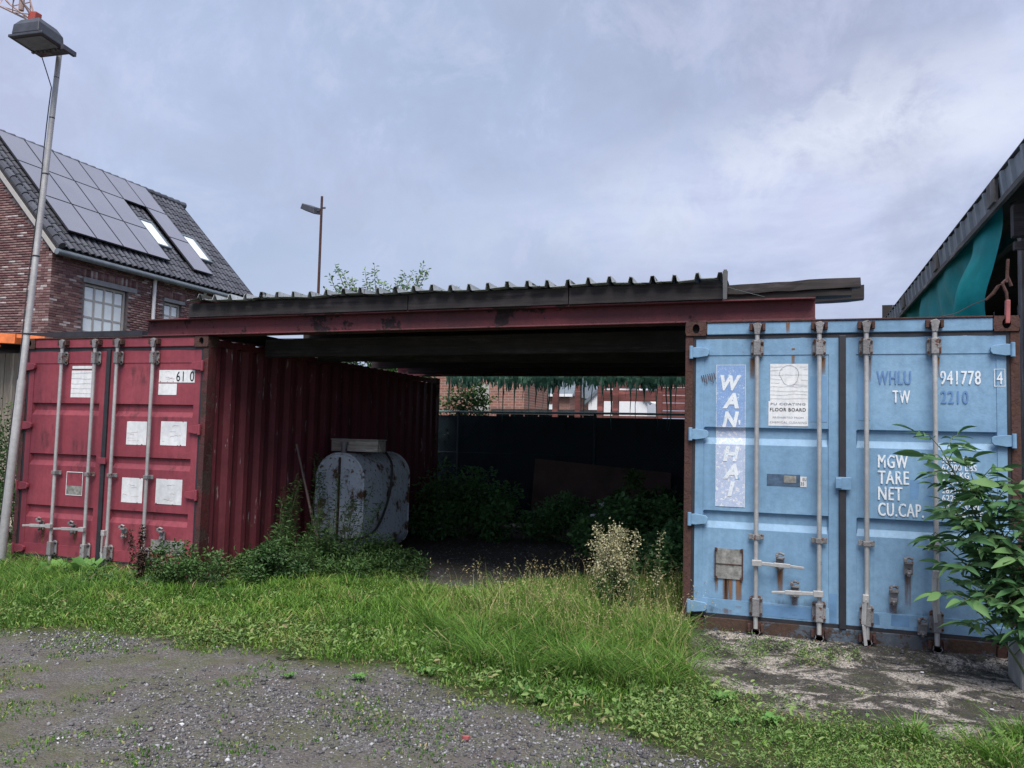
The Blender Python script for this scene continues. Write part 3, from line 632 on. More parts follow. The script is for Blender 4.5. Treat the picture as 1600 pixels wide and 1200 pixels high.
def container(name, label, loc, W, H, L, P):
    root = thing(name, label, 'container', loc); m = P['mat']; DY = .022
    # frame
    for x0, x1 in ((0, .065), (W-.065, W)):
        B().box(x0, x1, .012, .15, .12, H-.119).build('corner_post', P['post'], root, bevel=.006, local=True)
        B().box(x0, x1, L-.15, L, .12, H-.119).build('corner_post', P['post'], root, bevel=.006, local=True)
    for x in (0, W-.178):
        for z in (0, H-.118):
            casting(root, x, 0, z); B().box(x, x+.178, L-.162, L, z, z+.118).build('corner_casting', 'rust', root, bevel=.006, local=True)
    B().box(.179, W-.179, .006, .10, H-.112, H-.012).build('header_beam', m, root, bevel=.006, local=True)
    B().box(.179, W-.179, -.004, .12, H-.011, H+.002).build('header_lip', P['lip'], root, bevel=.003, local=True)
    B().box(.179, W-.179, .01, .12, .02, .135).build('sill_beam', P['sill'], root, bevel=.006, local=True)
    B().box(.066, W-.066, L-.08, L-.01, .12, H-.119).build('end_wall', m, root, local=True)
    B().box(.05, W-.05, .16, L-.16, .10, .14).build('floor', 'rust', root, local=True)
    # corrugated sides and roof
    def corr(n0, n1, pitch=.278, dep=.036):
        pr = []; a = n0
        while a < n1-.01:
            for u, d in ((0, 0), (.072, 0), (.072+.067, dep), (.072+.067+.072, dep)):
                if a+u < n1: pr.append((a+u, d))
            a += pitch
        pr.append((n1, 0)); return pr
    for x, s in ((W-.012, -1), (.012, 1)):
        pr = [(y, x+s*d) for y, d in corr(.15, L-.15)]
        vs = [(q[1], q[0], zz_) for zz_ in (.15, H-.10) for q in pr]; n = len(pr)
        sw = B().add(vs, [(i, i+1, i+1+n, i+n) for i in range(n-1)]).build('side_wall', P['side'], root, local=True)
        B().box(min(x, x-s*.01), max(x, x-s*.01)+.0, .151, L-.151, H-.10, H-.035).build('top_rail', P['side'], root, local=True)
        B().box(min(x-s*.008, x+s*.05), max(x-s*.008, x+s*.05), .151, L-.151, .03, .155).build('bottom_rail', P['post'], root, local=True)
    pr = corr(.1, L-.1, .209, .02); vs = [(xx_, q[0], H-.02-q[1]) for xx_ in (.014, W-.014) for q in pr]; n = len(pr)
    B().add(vs, [(i, i+1, i+1+n, i+n) for i in range(n-1)]).build('roof_panel', m, root, local=True)
    # gaskets
    z0, z1 = .165, H-.145
    cg = P['cg']
    g = B().box(.066, W-.066, .02, .04, z1-.002, H-.113).box(.066, W-.066, .02, .04, .136, z0+.002).box(.066, .090, .02, .05, z0+.003, z1-.003).box(W-.090, W-.066, .02, .05, z0+.003, z1-.003)
    g.build('door_seal', 'gasket', root, local=True); B().box(cg-.026, cg+.026, -.001, .045, z0-.03, z1+.012).build('door_seal', 'gasket', root, bevel=.004, local=True)
    doors = []
    for di, (a, b_) in enumerate(((.082, cg-.027), (cg+.027, W-.082))):
        w = b_-a; bd = P['border']
        xs = sorted(set([0, bd, bd+.012, w-bd-.012, w-bd, w]+[bd+.012+(w-2*bd-.024)*i/5 for i in range(1, 5)]))
        xs = [0, bd-.001, bd, bd+.012]+[bd+.012+(w-2*bd-.024)*i/5 for i in range(1, 5)]+[w-bd-.012, w-bd, w-bd+.001, w]
        zs = [z0, z0+.119, z0+.12, z1-.14, z1-.139, z1]
        for r0, r1 in P['rec']: zs += [r0, r0+.055, r1-.012, r1]
        zs = sorted(zs); vs = []; fs = []
        for zq in zs:
            for xq in xs:
                wob = 0.0025*math.sin(xq*9+zq*5+di)*math.sin(zq*7) if bd < xq < w-bd else 0
                vs.append((a+xq, DY+door_depth(xq, zq, w, P['rec'], bd, z0, z1)+wob, zq))
        nx_ = len(xs)
        for j in range(len(zs)-1):
            for i in range(nx_-1): k = j*nx_+i; fs.append((k, k+1, k+1+nx_, k+nx_))
        k = len(vs); vs += [(a, DY+.05, z0), (b_, DY+.05, z0), (b_, DY+.05, z1), (a, DY+.05, z1)]
        n0_, n1_, n2_, n3_ = 0, nx_-1, len(zs)*nx_-1, (len(zs)-1)*nx_
        fs += [(n1_, n0_, k, k+1), (n3_, n2_, k+2, k+3), (n0_, n3_, k+3, k), (n2_, n1_, k+1, k+2), (k+3, k+2, k+1, k)]
        d = B().add(vs, fs).build('door', m, root, local=True); doors.append(d)
        for zq in P['hinge']:
            if di == 0: hinge(d, .10, zq, True, m)
            else: hinge(d, W-.10, zq, False, m)
    for i, x in enumerate(P['bars']): lockbar(doors[0 if i < 2 else 1], x, P['zb'], H-.072, P['mid'], P['red'])
    zs_all = sorted([z for r0, r1 in P['rec'] for z in (r0, r0+.055, r1-.012, r1)])
    dep = dict(zs=zs_all+[z1-.14, z0+.12], y=lambda zq: DY+door_depth(.5, zq, 1.1, P['rec'], .1, z0, z1))
    return root, doors, dep
BX, BY, BZ, BW, BHH = -.821, 7.02, .03, 2.489, 2.591
blue, bd_, bdep = container('shipping_container', 'light blue shipping container with white lettering on its closed doors, right of the opening', (BX, BY, BZ), BW, BHH, 6.06,
    dict(mat='blue', side='blue', sill='sill', post='rust', lip='rust', cg=1.243, border=.075, rec=[(1.56, 1.705), (.865, 1.01)], hinge=(2.33, 1.64, .93, .215), bars=(.588, 1.068, 1.416, 1.903), zb=.085, mid=(.815,), red=False))
Lf, Rt = bd_
FL = lambda zq: bdep['y'](float(zq))-.0035
def TX(par, s, x0, z0, x1, z1, mat, **k): return draw_text(par, s, x0, z0, x1, z1, mat, (.016 if x0 > 2.3 else bdep['y']((z0+z1)/2)-.006), **k)
drape(Lf, 'logo_panel', .262, .492, 1.71, 2.222, bdep, 'logo_blue'); drape(Lf, 'logo_panel', .262, .492, 1.045, 1.7095, bdep, 'logo_pale')
for x0, x1 in ((.258, .2615), (.4925, .496)): drape(Lf, 'logo_border', x0, x1, 1.045, 2.226, bdep, 'text_white', .004)
drape(Lf, 'logo_border', .262, .492, 2.2225, 2.226, bdep, 'text_white', .004)
for ch, zt, wd in (('W', 2.14, .17), ('A', 1.99, .135), ('N', 1.835, .135)): TX(Lf, ch, .377-wd/2, zt-.13, .377+wd/2, zt, 'text_white', shear=.22, font_off=.05)
for ch, zt, wd in (('H', 1.545, .135), ('A', 1.40, .135), ('I', 1.255, .06)): TX(Lf, ch, .385-wd/2, zt-.125, .385+wd/2, zt, 'text_white', shear=.22, font_off=.05)
TX(Lf, "'", .44, 1.725, .455, 1.765, 'text_white')
drape(Lf, 'sticker', .690, .985, 1.925, 2.232, bdep, 'white'); drape(Lf, 'sticker', .678, .985, 1.722, 1.9245, bdep, 'white', .0036)
b = B()                                              # cracks and the round emblem outline on the old sticker
cyc = [(.838+.075*math.cos(a*.3), 2.15+.07*math.sin(a*.3)) for a in range(-1, 12)]+[(.775, 2.12), (.80, 2.07), (.83, 2.055), (.87, 2.055), (.90, 2.09), (.913, 2.15)]
yy_ = bdep['y'](2.1)-.0055
for p, q_ in zip(cyc[:-1], cyc[1:]): b.bar((p[0], yy_, p[1]), (q_[0], yy_, q_[1]), .0005, .0022, (0, 0, 1) if abs(p[0]-q_[0]) > abs(p[1]-q_[1]) else (1, 0, 0))
for k in range(9):
    zc = 1.945+k*.033; xk = .692
    while xk < .975:
        x2 = min(.982, xk+random.uniform(.02, .05)); z2 = zc+random.uniform(-.005, .005)
        if not (.765 < xk < .91 and zc > 2.07) or k % 3 == 0: b.bar((xk, yy_, zc), (x2, yy_, z2), .0005, .0014)
        xk = x2; zc = z2
b.build('crack_lines', 'text_grey', Lf, local=True)
TX(Lf, 'PU COATING', .695, 1.893, .965, 1.912, 'text_grey', font_off=.02); TX(Lf, 'FLOOR BOARD', .690, 1.842, .968, 1.870, 'text_black', font_off=.01)
TX(Lf, 'PROHIBITED FROM', .712, 1.785, .95, 1.799, 'text_grey'); TX(Lf, 'CHEMICAL CLEANING', .690, 1.744, .975, 1.760, 'text_grey')
drape(Lf, 'sticker', .668, .925, 1.231, 1.328, bdep, 'navy'); drape(Lf, 'sticker', .926, .975, 1.231, 1.315, bdep, 'white'); drape(Lf, 'sticker', .80, .895, 1.262, 1.32, bdep, 'grime', .0045); TX(Lf, 'EU', .945, 1.283, .972, 1.305, 'text_black'); TX(Lf, '35', .930, 1.245, .955, 1.272, 'text_black')
B().box(.263, .481, .016, .022, .455, .70).build('data_plate', 'grime', Lf, local=True)
b = B().box(.258, .268, .008, .0155, .45, .705).box(.476, .486, .008, .0155, .45, .705).box(.2685, .4755, .010, .0155, .572, .578); b.build('plate_edge', 'rust', Lf, local=True)
for x in (.27, .474):
    for z in (.462, .694): B().tube([(x, .004, z), (x, .016, z)], .013, 7).build('rivet', 'rust', Lf, local=True)
for x0, x1, z0_ in ((.32, .41, .16), (.425, .48, .22), (.258, .29, .33), (.335, .375, .17)): drape(Lf, 'rust_streak', x0, x1, z0_, .452, bdep, 'streak')
for x0, x1 in ((.81, .845), (1.02, 1.10), (.55, .63), (1.37, 1.46), (1.86, 1.95)): B().add([(x0, .0035, BHH-.11), (x1, .0035, BHH-.11), (x1, .0035, BHH-.02), (x0, .0035, BHH-.02)], [(0, 1, 2, 3)]).build('rust_streak', 'streak', root_h := blue, local=True)
b = B()
for k in range(7): b.bar((.135+k*.017, .0145, 2.135+.004*k), (.150+k*.017, .0145, 2.085+.003*k-(k % 3)*.015), .001, .006, (1, 0, 0))
b.build('rust_scratch', 'rust', Lf, local=True)
for dd_, x0, x1, z0_, z1_, mm in ((Lf, 1.0, 1.128, 1.76, 2.13, 'blue_patch'), (Rt, 1.36, 1.45, 1.78, 2.15, 'blue_patch'), (Rt, 1.73, 1.88, 1.17, 1.32, 'blue_patch_deep'), (Lf, .62, 1.12, .18, .27, 'blue_patch_deep'), (Rt, 1.36, 1.72, .19, .275, 'blue_patch_deep'), (Lf, 1.145, 1.20, .17, .40, 'blue_patch_deep')): drape(dd_, 'touch_up_paint', x0, x1, z0_, z1_, bdep if x1 < 1.13 or 1.3 < x0 else dict(zs=[], y=lambda q: .022), mm, .0015)
handle(Lf, .588, .612, .955, .774); catch(Lf, .774, .635); handle(Lf, 1.068, .405, .71, .887); catch(Lf, .887, .42)
handle(Rt, 1.416, .40, 1.3, 1.4, drop=True); catch(Rt, 1.608, .44); catch(Rt, 1.712, .665); catch(Rt, 1.807, .215); handle(Rt, 1.903, .62, 1.8, 1.8, drop=True)
B().box(1.19, 1.305, -.02, -.003, 1.225, 1.325).box(1.19, 1.235, -.03, -.021, 1.235, 1.315).build('overlap_plate', 'blue', Rt, bevel=.004, local=True)
TX(Rt, 'WHLU', 1.498, 2.066, 1.742, 2.172, 'text_blue', bold=.0022); TX(Rt, '941778', 1.950, 2.066, 2.225, 2.172, 'text_white', bold=.0022); TX(Rt, '4', 2.332, 2.070, 2.372, 2.168, 'text_white')
b = B(); 
for (x0, x1, z0_, z1_) in ((2.316, 2.320, 2.052, 2.186), (2.386, 2.390, 2.052, 2.186), (2.320, 2.386, 2.052, 2.056), (2.320, 2.386, 2.182, 2.186)): b.add([(x0, .0195 if x0 > 2.3 else .02, z0_), (x1, .0195, z0_), (x1, .0195, z1_), (x0, .0195, z1_)], [(0, 1, 2, 3)])
b.build('marking', 'text_white', Rt, local=True)
TX(Rt, 'TW', 1.612, 1.920, 1.735, 2.018, 'text_white', bold=.0022); TX(Rt, '2210', 1.952, 1.918, 2.140, 2.018, 'text_blue', bold=.0022)
for s, z, x1 in (('MGW', 1.408, 1.715), ('TARE', 1.283, 1.722), ('NET', 1.158, 1.675), ('CU.CAP.', 1.033, 1.825)): TX(Rt, s, 1.505, z, x1, z+.103, 'text_white', bold=.0026)
for i, s in enumerate(('30480 KG', '67200 LBS', '2270 KG', '5000 LBS', '28210 KG', '62200 LBS', '33.2 CU.M.', '1172 CU.FT.')):
    z = 1.462-i*.0585; x0 = 1.955 if len(s) < 9 or True else 1.94; TX(Rt, s, x0, z, 1.955+.235*len(s)/9, z+.047, 'text_white', bold=.0014)
def streaks(doors, dep, lst, cut):
    for x, z, w, l, mm in lst:
        d = doors[0] if x < cut else doors[1]; drape(d, 'rust_streak' if mm == 'streak' else 'smudge', x-w/2, x+w/2, z-l, z, dep, mm, .0022)
streaks(bd_, bdep, [(.774, .56, .05, .22, 'streak'), (.887, .36, .05, .16, 'streak'), (1.608, .36, .06, .2, 'streak'), (1.712, .60, .05, .28, 'streak'), (1.807, .20, .05, .09, 'smudge'), (.55, 2.28, .05, .18, 'streak'), (1.10, 2.28, .04, .14, 'streak'), (1.44, 2.28, .04, .2, 'streak'), (1.93, 2.28, .04, .16, 'streak'),
    (.9, .35, .6, .2, 'smudge'), (1.7, .35, .6, .2, 'smudge'), (.35, .3, .4, .14, 'smudge'), (.87, 2.36, .03, .16, 'streak')], 1.243)
RX0, RY0, RW = -8.313, 7.052, 2.56
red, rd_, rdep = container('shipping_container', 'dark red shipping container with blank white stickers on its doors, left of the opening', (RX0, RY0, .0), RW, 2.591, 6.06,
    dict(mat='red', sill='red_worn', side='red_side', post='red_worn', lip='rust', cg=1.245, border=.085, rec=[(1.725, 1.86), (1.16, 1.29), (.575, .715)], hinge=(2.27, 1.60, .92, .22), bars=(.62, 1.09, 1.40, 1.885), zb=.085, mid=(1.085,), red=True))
Lr, Rr = rd_
def TR(par, s, x0, z0, x1, z1, mat, **k): return draw_text(par, s, x0, z0, x1, z1, mat, rdep['y']((z0+z1)/2)-.006, **k)
for x0, x1, z0_, z1_, d in ((.715, 1.035, 1.925, 2.225, 0), (.72, 1.035, 2.245, 2.277, 0), (1.925, 2.415, 2.095, 2.228, 1), (1.925, 2.165, 1.962, 2.082, 1), (1.53, 1.80, 1.42, 1.672, 1), (1.985, 2.32, 1.425, 1.68, 1), (1.505, 1.785, .80, 1.065, 1), (1.96, 2.30, .805, 1.07, 1)):
    drape(rd_[d], 'sticker', x0, x1, z0_, z1_, rdep, 'white')
TR(Rr, '61', 2.155, 2.108, 2.25, 2.214, 'text_black'); TR(Rr, '0', 2.33, 2.108, 2.385, 2.214, 'text_black')
b = B()
for x0, x1, z0_, z1_ in ((1.93, 2.14, 2.10, 2.22), (1.53, 1.80, 1.42, 1.672), (1.985, 2.32, 1.425, 1.68), (1.505, 1.785, .80, 1.065), (1.96, 2.30, .805, 1.07)):
    yc_ = rdep['y']((z0_+z1_)/2)-.0042
    for k in range(4):
        xk = x0+random.uniform(0, .6)*(x1-x0); zc = z0_+random.uniform(.08, .92)*(z1_-z0_)
        for j in range(random.randint(2, 6)):
            x2 = min(x1-.003, xk+random.uniform(.01, .04)); z2 = min(z1_-.003, max(z0_+.003, zc+random.uniform(-.008, .008)))
            if x2 > xk: b.bar((xk, yc_, zc), (x2, yc_, z2), .0005, random.uniform(.0008, .002))
            xk, zc = x2, z2
    for k in range(3):                       # torn nicks on the edge
        xk = random.uniform(x0, x1-.03); top_ = random.random() < .5; zc = z1_ if top_ else z0_; s9 = -1 if top_ else 1
        b.add([(xk, yc_, zc), (xk+random.uniform(.01, .03), yc_, zc), (xk+.01, yc_, zc+s9*random.uniform(.004, .014))], [(0, 1, 2)])
b.build('torn_edge', 'red', Rr, local=True)
b = B(); yy_ = rdep['y'](2.1)-.0055
for k in range(5):
    zc = 1.97+k*.055; xk = .718
    while xk < 1.03: x2 = min(1.034, xk+random.uniform(.03, .07)); z2 = zc+random.uniform(-.006, .006); b.bar((xk, yy_, zc), (x2, yy_, z2), .0005, .002); xk = x2; zc = z2
b.build('crack_lines', 'text_grey', Lr, local=True)
b = B()
for (x0, x1, z0_, z1_) in ((.728, .735, .84, 1.10), (.955, .962, .84, 1.10), (.735, .955, 1.092, 1.10), (.735, .955, .84, .848)): b.add([(x0, rdep['y'](1)-.004, z0_), (x1, rdep['y'](1)-.004, z0_), (x1, rdep['y'](1)-.004, z1_), (x0, rdep['y'](1)-.004, z1_)], [(0, 1, 2, 3)])
b.build('label_outline', 'white', Lr, local=True); drape(Lr, 'data_plate', .737, .952, .85, .945, rdep, 'grime', .005)
drape(Rr, 'bare_patch', 1.93, 2.36, .19, .43, rdep, 'grime', .002)
handle(Lr, .62, .50, .25, .44); catch(Lr, .44, .515); handle(Lr, 1.09, .49, .70, .90); catch(Lr, .90, .50); handle(Rr, 1.40, .47, 1.3, 1.3, drop=True); catch(Rr, 1.60, .50); catch(Rr, 2.10, .50)
streaks(rd_, rdep, [(.42, 2.05, .42, .42, 'smudge'), (.40, 1.65, .3, .35, 'smudge'), (1.55, 1.88, .32, .2, 'smudge'), (2.1, 1.75, .35, .14, 'smudge'), (1.62, .46, .16, .35, 'smudge'), (2.1, .5, .2, .3, 'smudge'), (.5, .45, .5, .3, 'smudge'), (.44, .46, .04, .2, 'streak'), (.9, .46, .04, .16, 'streak'), (1.85, .8, .5, .5, 'smudge'), (.9, 1.5, .3, .5, 'smudge'), (2.2, 1.35, .3, .25, 'smudge'), (1.0, .35, .4, .2, 'smudge'), (1.7, 2.3, .5, .25, 'smudge')], 1.245)
B().box(1.20, 1.30, -.018, -.003, 1.20, 1.27).build('overlap_plate', 'red', Rr, bevel=.004, local=True)

# ------------------------------------------------------------------ canopy between the containers
def tz(xv): return 2.775+(xv+6.6)/6.8*.035            # top of the front steel beam, tilted down to the left to fit heights read from image pixels
can = thing('canopy', 'lean-to canopy of steel beams, old timbers and ribbed roof sheets spanning the two containers', 'canopy', (-3.3, 7.0, 2.6))
def ibeam(y0, x0, x1, sag=True, h=.185, w=.19, mat='beam'):
    b = B()
    for (ya, yb_, za, zb_) in ((y0, y0+w, 0, .013), (y0+w/2-.005, y0+w/2+.005, .0135, h-.0135), (y0, y0+w, h-.013, h)):
        z_ = lambda xv, a: (tz(xv) if sag else 2.81)-h+a  # sag on: beam follows the tilt fitted to the image
        b.add([(x0, ya, z_(x0, za)), (x1, ya, z_(x1, za)), (x1, yb_, z_(x1, za)), (x0, yb_, z_(x0, za)), (x0, ya, z_(x0, zb_)), (x1, ya, z_(x1, zb_)), (x1, yb_, z_(x1, zb_)), (x0, yb_, z_(x0, zb_))],
              [(0, 3, 2, 1), (4, 5, 6, 7), (0, 1, 5, 4), (1, 2, 6, 5), (2, 3, 7, 6), (3, 0, 4, 7)])
    return b.build('steel_beam', mat, can, bevel=.002)
ibeam(7.04, -6.62, .22); ibeam(12.86, -6.5, .2, False)
def rough_bar(name, p, q_, w, h, mat, n=10, j=.006, end=0):
    p, q_ = Vector(p), Vector(q_); b = B(); vs = []; d = q_-p
    side_ = d.cross(Vector((0, 0, 1))).normalized()*w/2; up = Vector((0, 0, h/2))
    for i in range(n+1):
        c = p+d*i/n
        for a, e in ((-1, -1), (1, -1), (1, 1), (-1, 1)): vs.append(c+side_*a+up*e+Vector([random.uniform(-j, j)*.5 for _ in range(3)]))
    fs = [(0, 1, 2, 3), tuple(4*n+k for k in (3, 2, 1, 0))]
    for i in range(n):
        for k in range(4): a = 4*i+k; c = 4*i+(k+1) % 4; fs.append((a, a+4, c+4, c))
    return b.add(vs, fs).build(name, mat, can, bevel=.003)
# front fascia boards, on the beam
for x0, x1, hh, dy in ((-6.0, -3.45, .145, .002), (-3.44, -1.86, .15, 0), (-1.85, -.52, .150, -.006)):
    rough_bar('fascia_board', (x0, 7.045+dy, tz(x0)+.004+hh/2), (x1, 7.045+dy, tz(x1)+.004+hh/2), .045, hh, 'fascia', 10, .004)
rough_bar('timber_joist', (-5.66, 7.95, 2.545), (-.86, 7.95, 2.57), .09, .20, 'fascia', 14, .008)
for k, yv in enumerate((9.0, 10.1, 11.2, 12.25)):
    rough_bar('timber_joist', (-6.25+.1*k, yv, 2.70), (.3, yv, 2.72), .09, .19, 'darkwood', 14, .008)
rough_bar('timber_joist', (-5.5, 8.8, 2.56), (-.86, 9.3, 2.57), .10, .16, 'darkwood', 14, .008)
rough_bar('gap_timber', (-5.90, 7.3, 2.665), (-5.90, 9.6, 2.665), .12, .13, 'darkwood', 8, .006)  # timber added on the red container's roof edge to cover a sky gap
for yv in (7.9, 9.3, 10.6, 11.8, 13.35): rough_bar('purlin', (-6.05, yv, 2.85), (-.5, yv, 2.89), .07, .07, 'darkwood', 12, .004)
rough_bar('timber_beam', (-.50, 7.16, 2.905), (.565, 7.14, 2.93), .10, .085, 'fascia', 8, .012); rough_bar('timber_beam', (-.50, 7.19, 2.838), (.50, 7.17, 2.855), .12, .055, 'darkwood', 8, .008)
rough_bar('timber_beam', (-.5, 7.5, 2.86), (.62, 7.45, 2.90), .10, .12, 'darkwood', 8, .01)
B().tube([(-.55, 7.0, 2.93), (-.35, 7.03, 2.87), (-.18, 7.03, 2.82)], .003, 5).build('wire', 'wire', can)
# ribbed sheets: five ribs each, overlapping
PITCH = .188
def sheet(i):
    x0 = -.50-(i+1)*5*PITCH; x0 -= .0; pr = []
    n = 5 if i < 5 else 4
    for k in range(n):
        a = x0+(5-n)*PITCH+k*PITCH
        for u, h in ((0, 0), (.128, 0), (.140, .052), (.172, .052), (.184, .0)): pr.append((a+u, h))
    pr.append((pr[-1][0]+.03, 0))
    b = B(); vs = []; m_ = len(pr); ys = [6.94, 8.5, 10, 11.5, 13.0, 13.85]
    for yv in ys:
        for xv, h in pr:
            base = tz(xv)+.165-(yv-6.94)*.012+(.004 if i % 2 else 0)+(.007*math.sin(xv*7.3)+.005*math.sin(xv*17) if yv < 7 else 0)
            vs.append((xv, yv+(random.uniform(-.01, .01) if yv == 6.94 else 0), base+h+random.uniform(-.003, .003)))
    fs = [(j*m_+k, j*m_+k+1, (j+1)*m_+k+1, (j+1)*m_+k) for j in range(len(ys)-1) for k in range(m_-1)]
    b.add(vs, fs).build('roof_sheet', 'sheet', can, solid=.006)
for i in range(6): sheet(i)
rough_bar('edge_strip', (-.49, 6.93, 2.81), (-.49, 6.95, 3.03), .03, .035, 'sheet_dark', 2, .001)
B().add([(-.505, 6.93, 2.80), (-.475, 6.93, 2.80), (-.475, 6.96, 2.80), (-.505, 6.96, 2.80), (-.51, 6.93, 3.03), (-.47, 6.93, 3.03), (-.47, 6.96, 3.03), (-.51, 6.96, 3.03)], [(0, 1, 5, 4), (1, 2, 6, 5), (2, 3, 7, 6), (3, 0, 4, 7), (4, 5, 6, 7), (3, 2, 1, 0)]).build('end_cap', 'sheet_dark', can)
# torn green netting hanging off the rear edge
V = []; Q = []; T = []
xs = -6.0
while xs < -.5:
    wd = random.uniform(.02, .07); cl = .5+.5*math.sin(xs*5.1)*math.sin(xs*2.3+1); ln = random.uniform(.04, .12)+.16*cl*random.random() if random.random() > .07+.10*cl else random.uniform(.3, .85)
    xx_ = xs; k0 = len(V); n = 5; yv = 14.03+random.uniform(-.05, .05); z0_ = 2.80
    for j in range(n+1):
        u = j/n; ww = wd*(1-.85*u**1.2)*.5*(1.8 if ln < .28 else .8); xo = random.uniform(-.012, .012)*u*2
        V += [(xx_-ww+xo, yv+random.uniform(-.02, .02), z0_-u*(ln+.18)), (xx_+ww+xo, yv+random.uniform(-.02, .02), z0_-u*(ln+.18))]
        if j: a = k0+2*j; Q.append((a-2, a-1, a+1, a)); T.append(random.random()**1.5)
    xs += random.uniform(.008, .028)
o = link('torn_netting', np_mesh('torn_netting', V, Q, None, T, 'net')); tag(o, 'ragged green netting hanging in strands from the rear edge of the canopy roof', 'netting')

# ------------------------------------------------------------------ things under the canopy
tank = thing('oil_tank', 'pale blue rusty oil tank with a rounded top standing against the red container', 'tank', (-5.3, 9.0, 0))
tw, tl_, tz0, tz1 = .69, 1.32, .10, 1.36; tx = -5.62
def arch(inset=0):
    pts = []; r = .33-inset; xa, xb, za, zb_ = tx+inset, tx+tw-inset, tz0+inset, tz1-inset
    for cxx, czz, a0 in ((xb-r, zb_-r, 0), (xa+r, zb_-r, 90), (xa+r*.6, za+r*.6, 180), (xb-r*.6, za+r*.6, 270)):
        rr = r if a0 < 180 else r*.6
        for k in range(9): a = rad(a0+k*90/8); pts.append((cxx+rr*math.cos(a), czz+rr*math.sin(a)))
    return pts
A0 = arch(); A1 = arch(.018); Ai = arch(.03); b = B(); n = len(A0); y0 = 9.0
rings = [(Ai, y0+.012), (A1, y0), (A0, y0+.014), (A0, y0+.03), (arch(.008), y0+.036), (arch(.008), y0+tl_-.036), (A0, y0+tl_-.03), (A0, y0+tl_-.014), (A1, y0+tl_)]
vs = [(p[0], yv, p[1]) for R_, yv in rings for p in R_]; fs = [(j*n+i, (j+1)*n+i, (j+1)*n+(i+1) % n, j*n+(i+1) % n) for j in range(len(rings)-1) for i in range(n)]
fs.append(tuple(range(n))); fs.append(tuple((len(rings)-1)*n+i for i in range(n))[::-1]); b.add(vs, fs).build('body', 'tank', tank, smooth=True)
B().box(tx+tw*.5-.012, tx+tw*.5+.012, y0-.012, y0+.012, tz0+.03, tz1-.06).build('seam', 'rust', tank, bevel=.004)
B().tube([(tx+.33, y0+.12, tz1-.02), (tx+.33, y0+.12, tz1+.09)], .035, 10).tube([(tx+.33, y0+.12, tz1+.09), (tx+.33, y0+.12, tz1+.13)], .048, 10).build('filler_cap', 'galv_dark', tank, smooth=True)
for xx_, yy2 in ((tx+.15, y0+.12), (tx+tw-.15, y0+.12), (tx+.15, y0+tl_-.12), (tx+tw-.15, y0+tl_-.12)): B().box(xx_-.025, xx_+.025, yy2-.025, yy2+.025, -.02, tz0+.06).build('leg', 'rust', tank)
hp = [(tx+tw-.10, y0+.75, tz1+.0), (tx+tw+.0, y0+.72, tz1-.12), (tx+tw+.025, y0+.70, 1.1), (tx+tw+.028, y0+.66, .85), (tx+tw+.028, y0+.50, .58), (tx+tw+.028, y0+.30, .40), (tx+tw+.02, y0+.05, .33), (tx+tw-.05, y0-.03, .32), (tx+tw-.25, y0-.04, .28), (tx+.15, y0-.06, .20), (tx+.08, y0-.10, .02)]
def smooth_pts(p, k=4):
    p = [Vector(a) for a in p]; out = []
    for i in range(len(p)-1):
        a, b2, c, d = p[max(i-1, 0)], p[i], p[i+1], p[min(i+2, len(p)-1)]
        for j in range(k):
            t = j/k; out.append(.5*((2*b2)+(-a+c)*t+(2*a-5*b2+4*c-d)*t*t+(-a+3*b2-3*c+d)*t**3))
    return out+[p[-1]]
o = B().tube(smooth_pts(hp), .016, 8).build('hose', 'hose', smooth=True); tag(o, 'black rubber hose draped down the side of the rusty oil tank', 'hose')
bb = thing('timber_block', 'pale squared timber block lying across the top of the oil tank', 'timber', (-5.15, 9.3, 1.37)); 
v0 = B().box(-5.50, -4.84, 9.16, 9.38, 1.372, 1.515).build('block', 'palewood', bb, bevel=.008)
B().box(-5.51, -4.83, 9.15, 9.39, 1.5155, 1.53).build('cover_board', 'conc', bb, bevel=.003)
st = B().tube([(-5.12, 8.45, .0), (-5.42, 8.6, .7), (-5.725, 8.72, 1.45)], [.018, .016, .013], 7).build('pole', 'stick', smooth=True); tag(st, 'thin old wooden stick leaning against the red container wall beside the tank', 'stick')
# leaning board and fence at the back
bo = B().add([(-4.15, 13.45, .25), (-1.8, 13.45, .25), (-1.8, 13.62, 1.08), (-4.15, 13.66, 1.24), (-4.15, 13.48, .25), (-1.8, 13.48, .25), (-1.8, 13.65, 1.08), (-4.15, 13.69, 1.24)], [(0, 1, 2, 3), (7, 6, 5, 4), (0, 4, 5, 1), (1, 5, 6, 2), (2, 6, 7, 3), (3, 7, 4, 0)]).build('board', 'board'); tag(bo, 'large brown sheet of board leaning on the back fence under the canopy', 'board')
fe = thing('mesh_fence', 'chain link fence backed with dark green windbreak mesh closing the rear of the canopy', 'fence', (-3.2, 14.0, 0))
vs = []; fs = []; n = 40
for i in range(n+1):
    for zq in (.05, .5, 1.0, 1.5, 1.98): vs.append((-9.5+i*.32, 14.06+.02*math.sin(i*1.7+zq*3)+random.uniform(-.008, .008), zq))
fs = [(i*5+j, (i+1)*5+j, (i+1)*5+j+1, i*5+j+1) for i in range(n) for j in range(4)]; B().add(vs, fs).build('windbreak_mesh', 'mesh', fe)
for xv in (-8.0, -5.75, -3.18, -.6, 2.0): B().tube([(xv, 14.0, 0), (xv, 14.0, 2.05)], .024, 8).build('fence_post', 'wire', fe, smooth=True)
B().tube([(-9.5, 14.0, 2.035), (3.3, 14.0, 2.07)], .020, 8).build('top_rail', 'rail', fe, smooth=True); B().tube([(-9.5, 14.0, 1.3), (3.3, 14.0, 1.3)], .006, 5).build('tension_wire', 'wire', fe)
b = B()
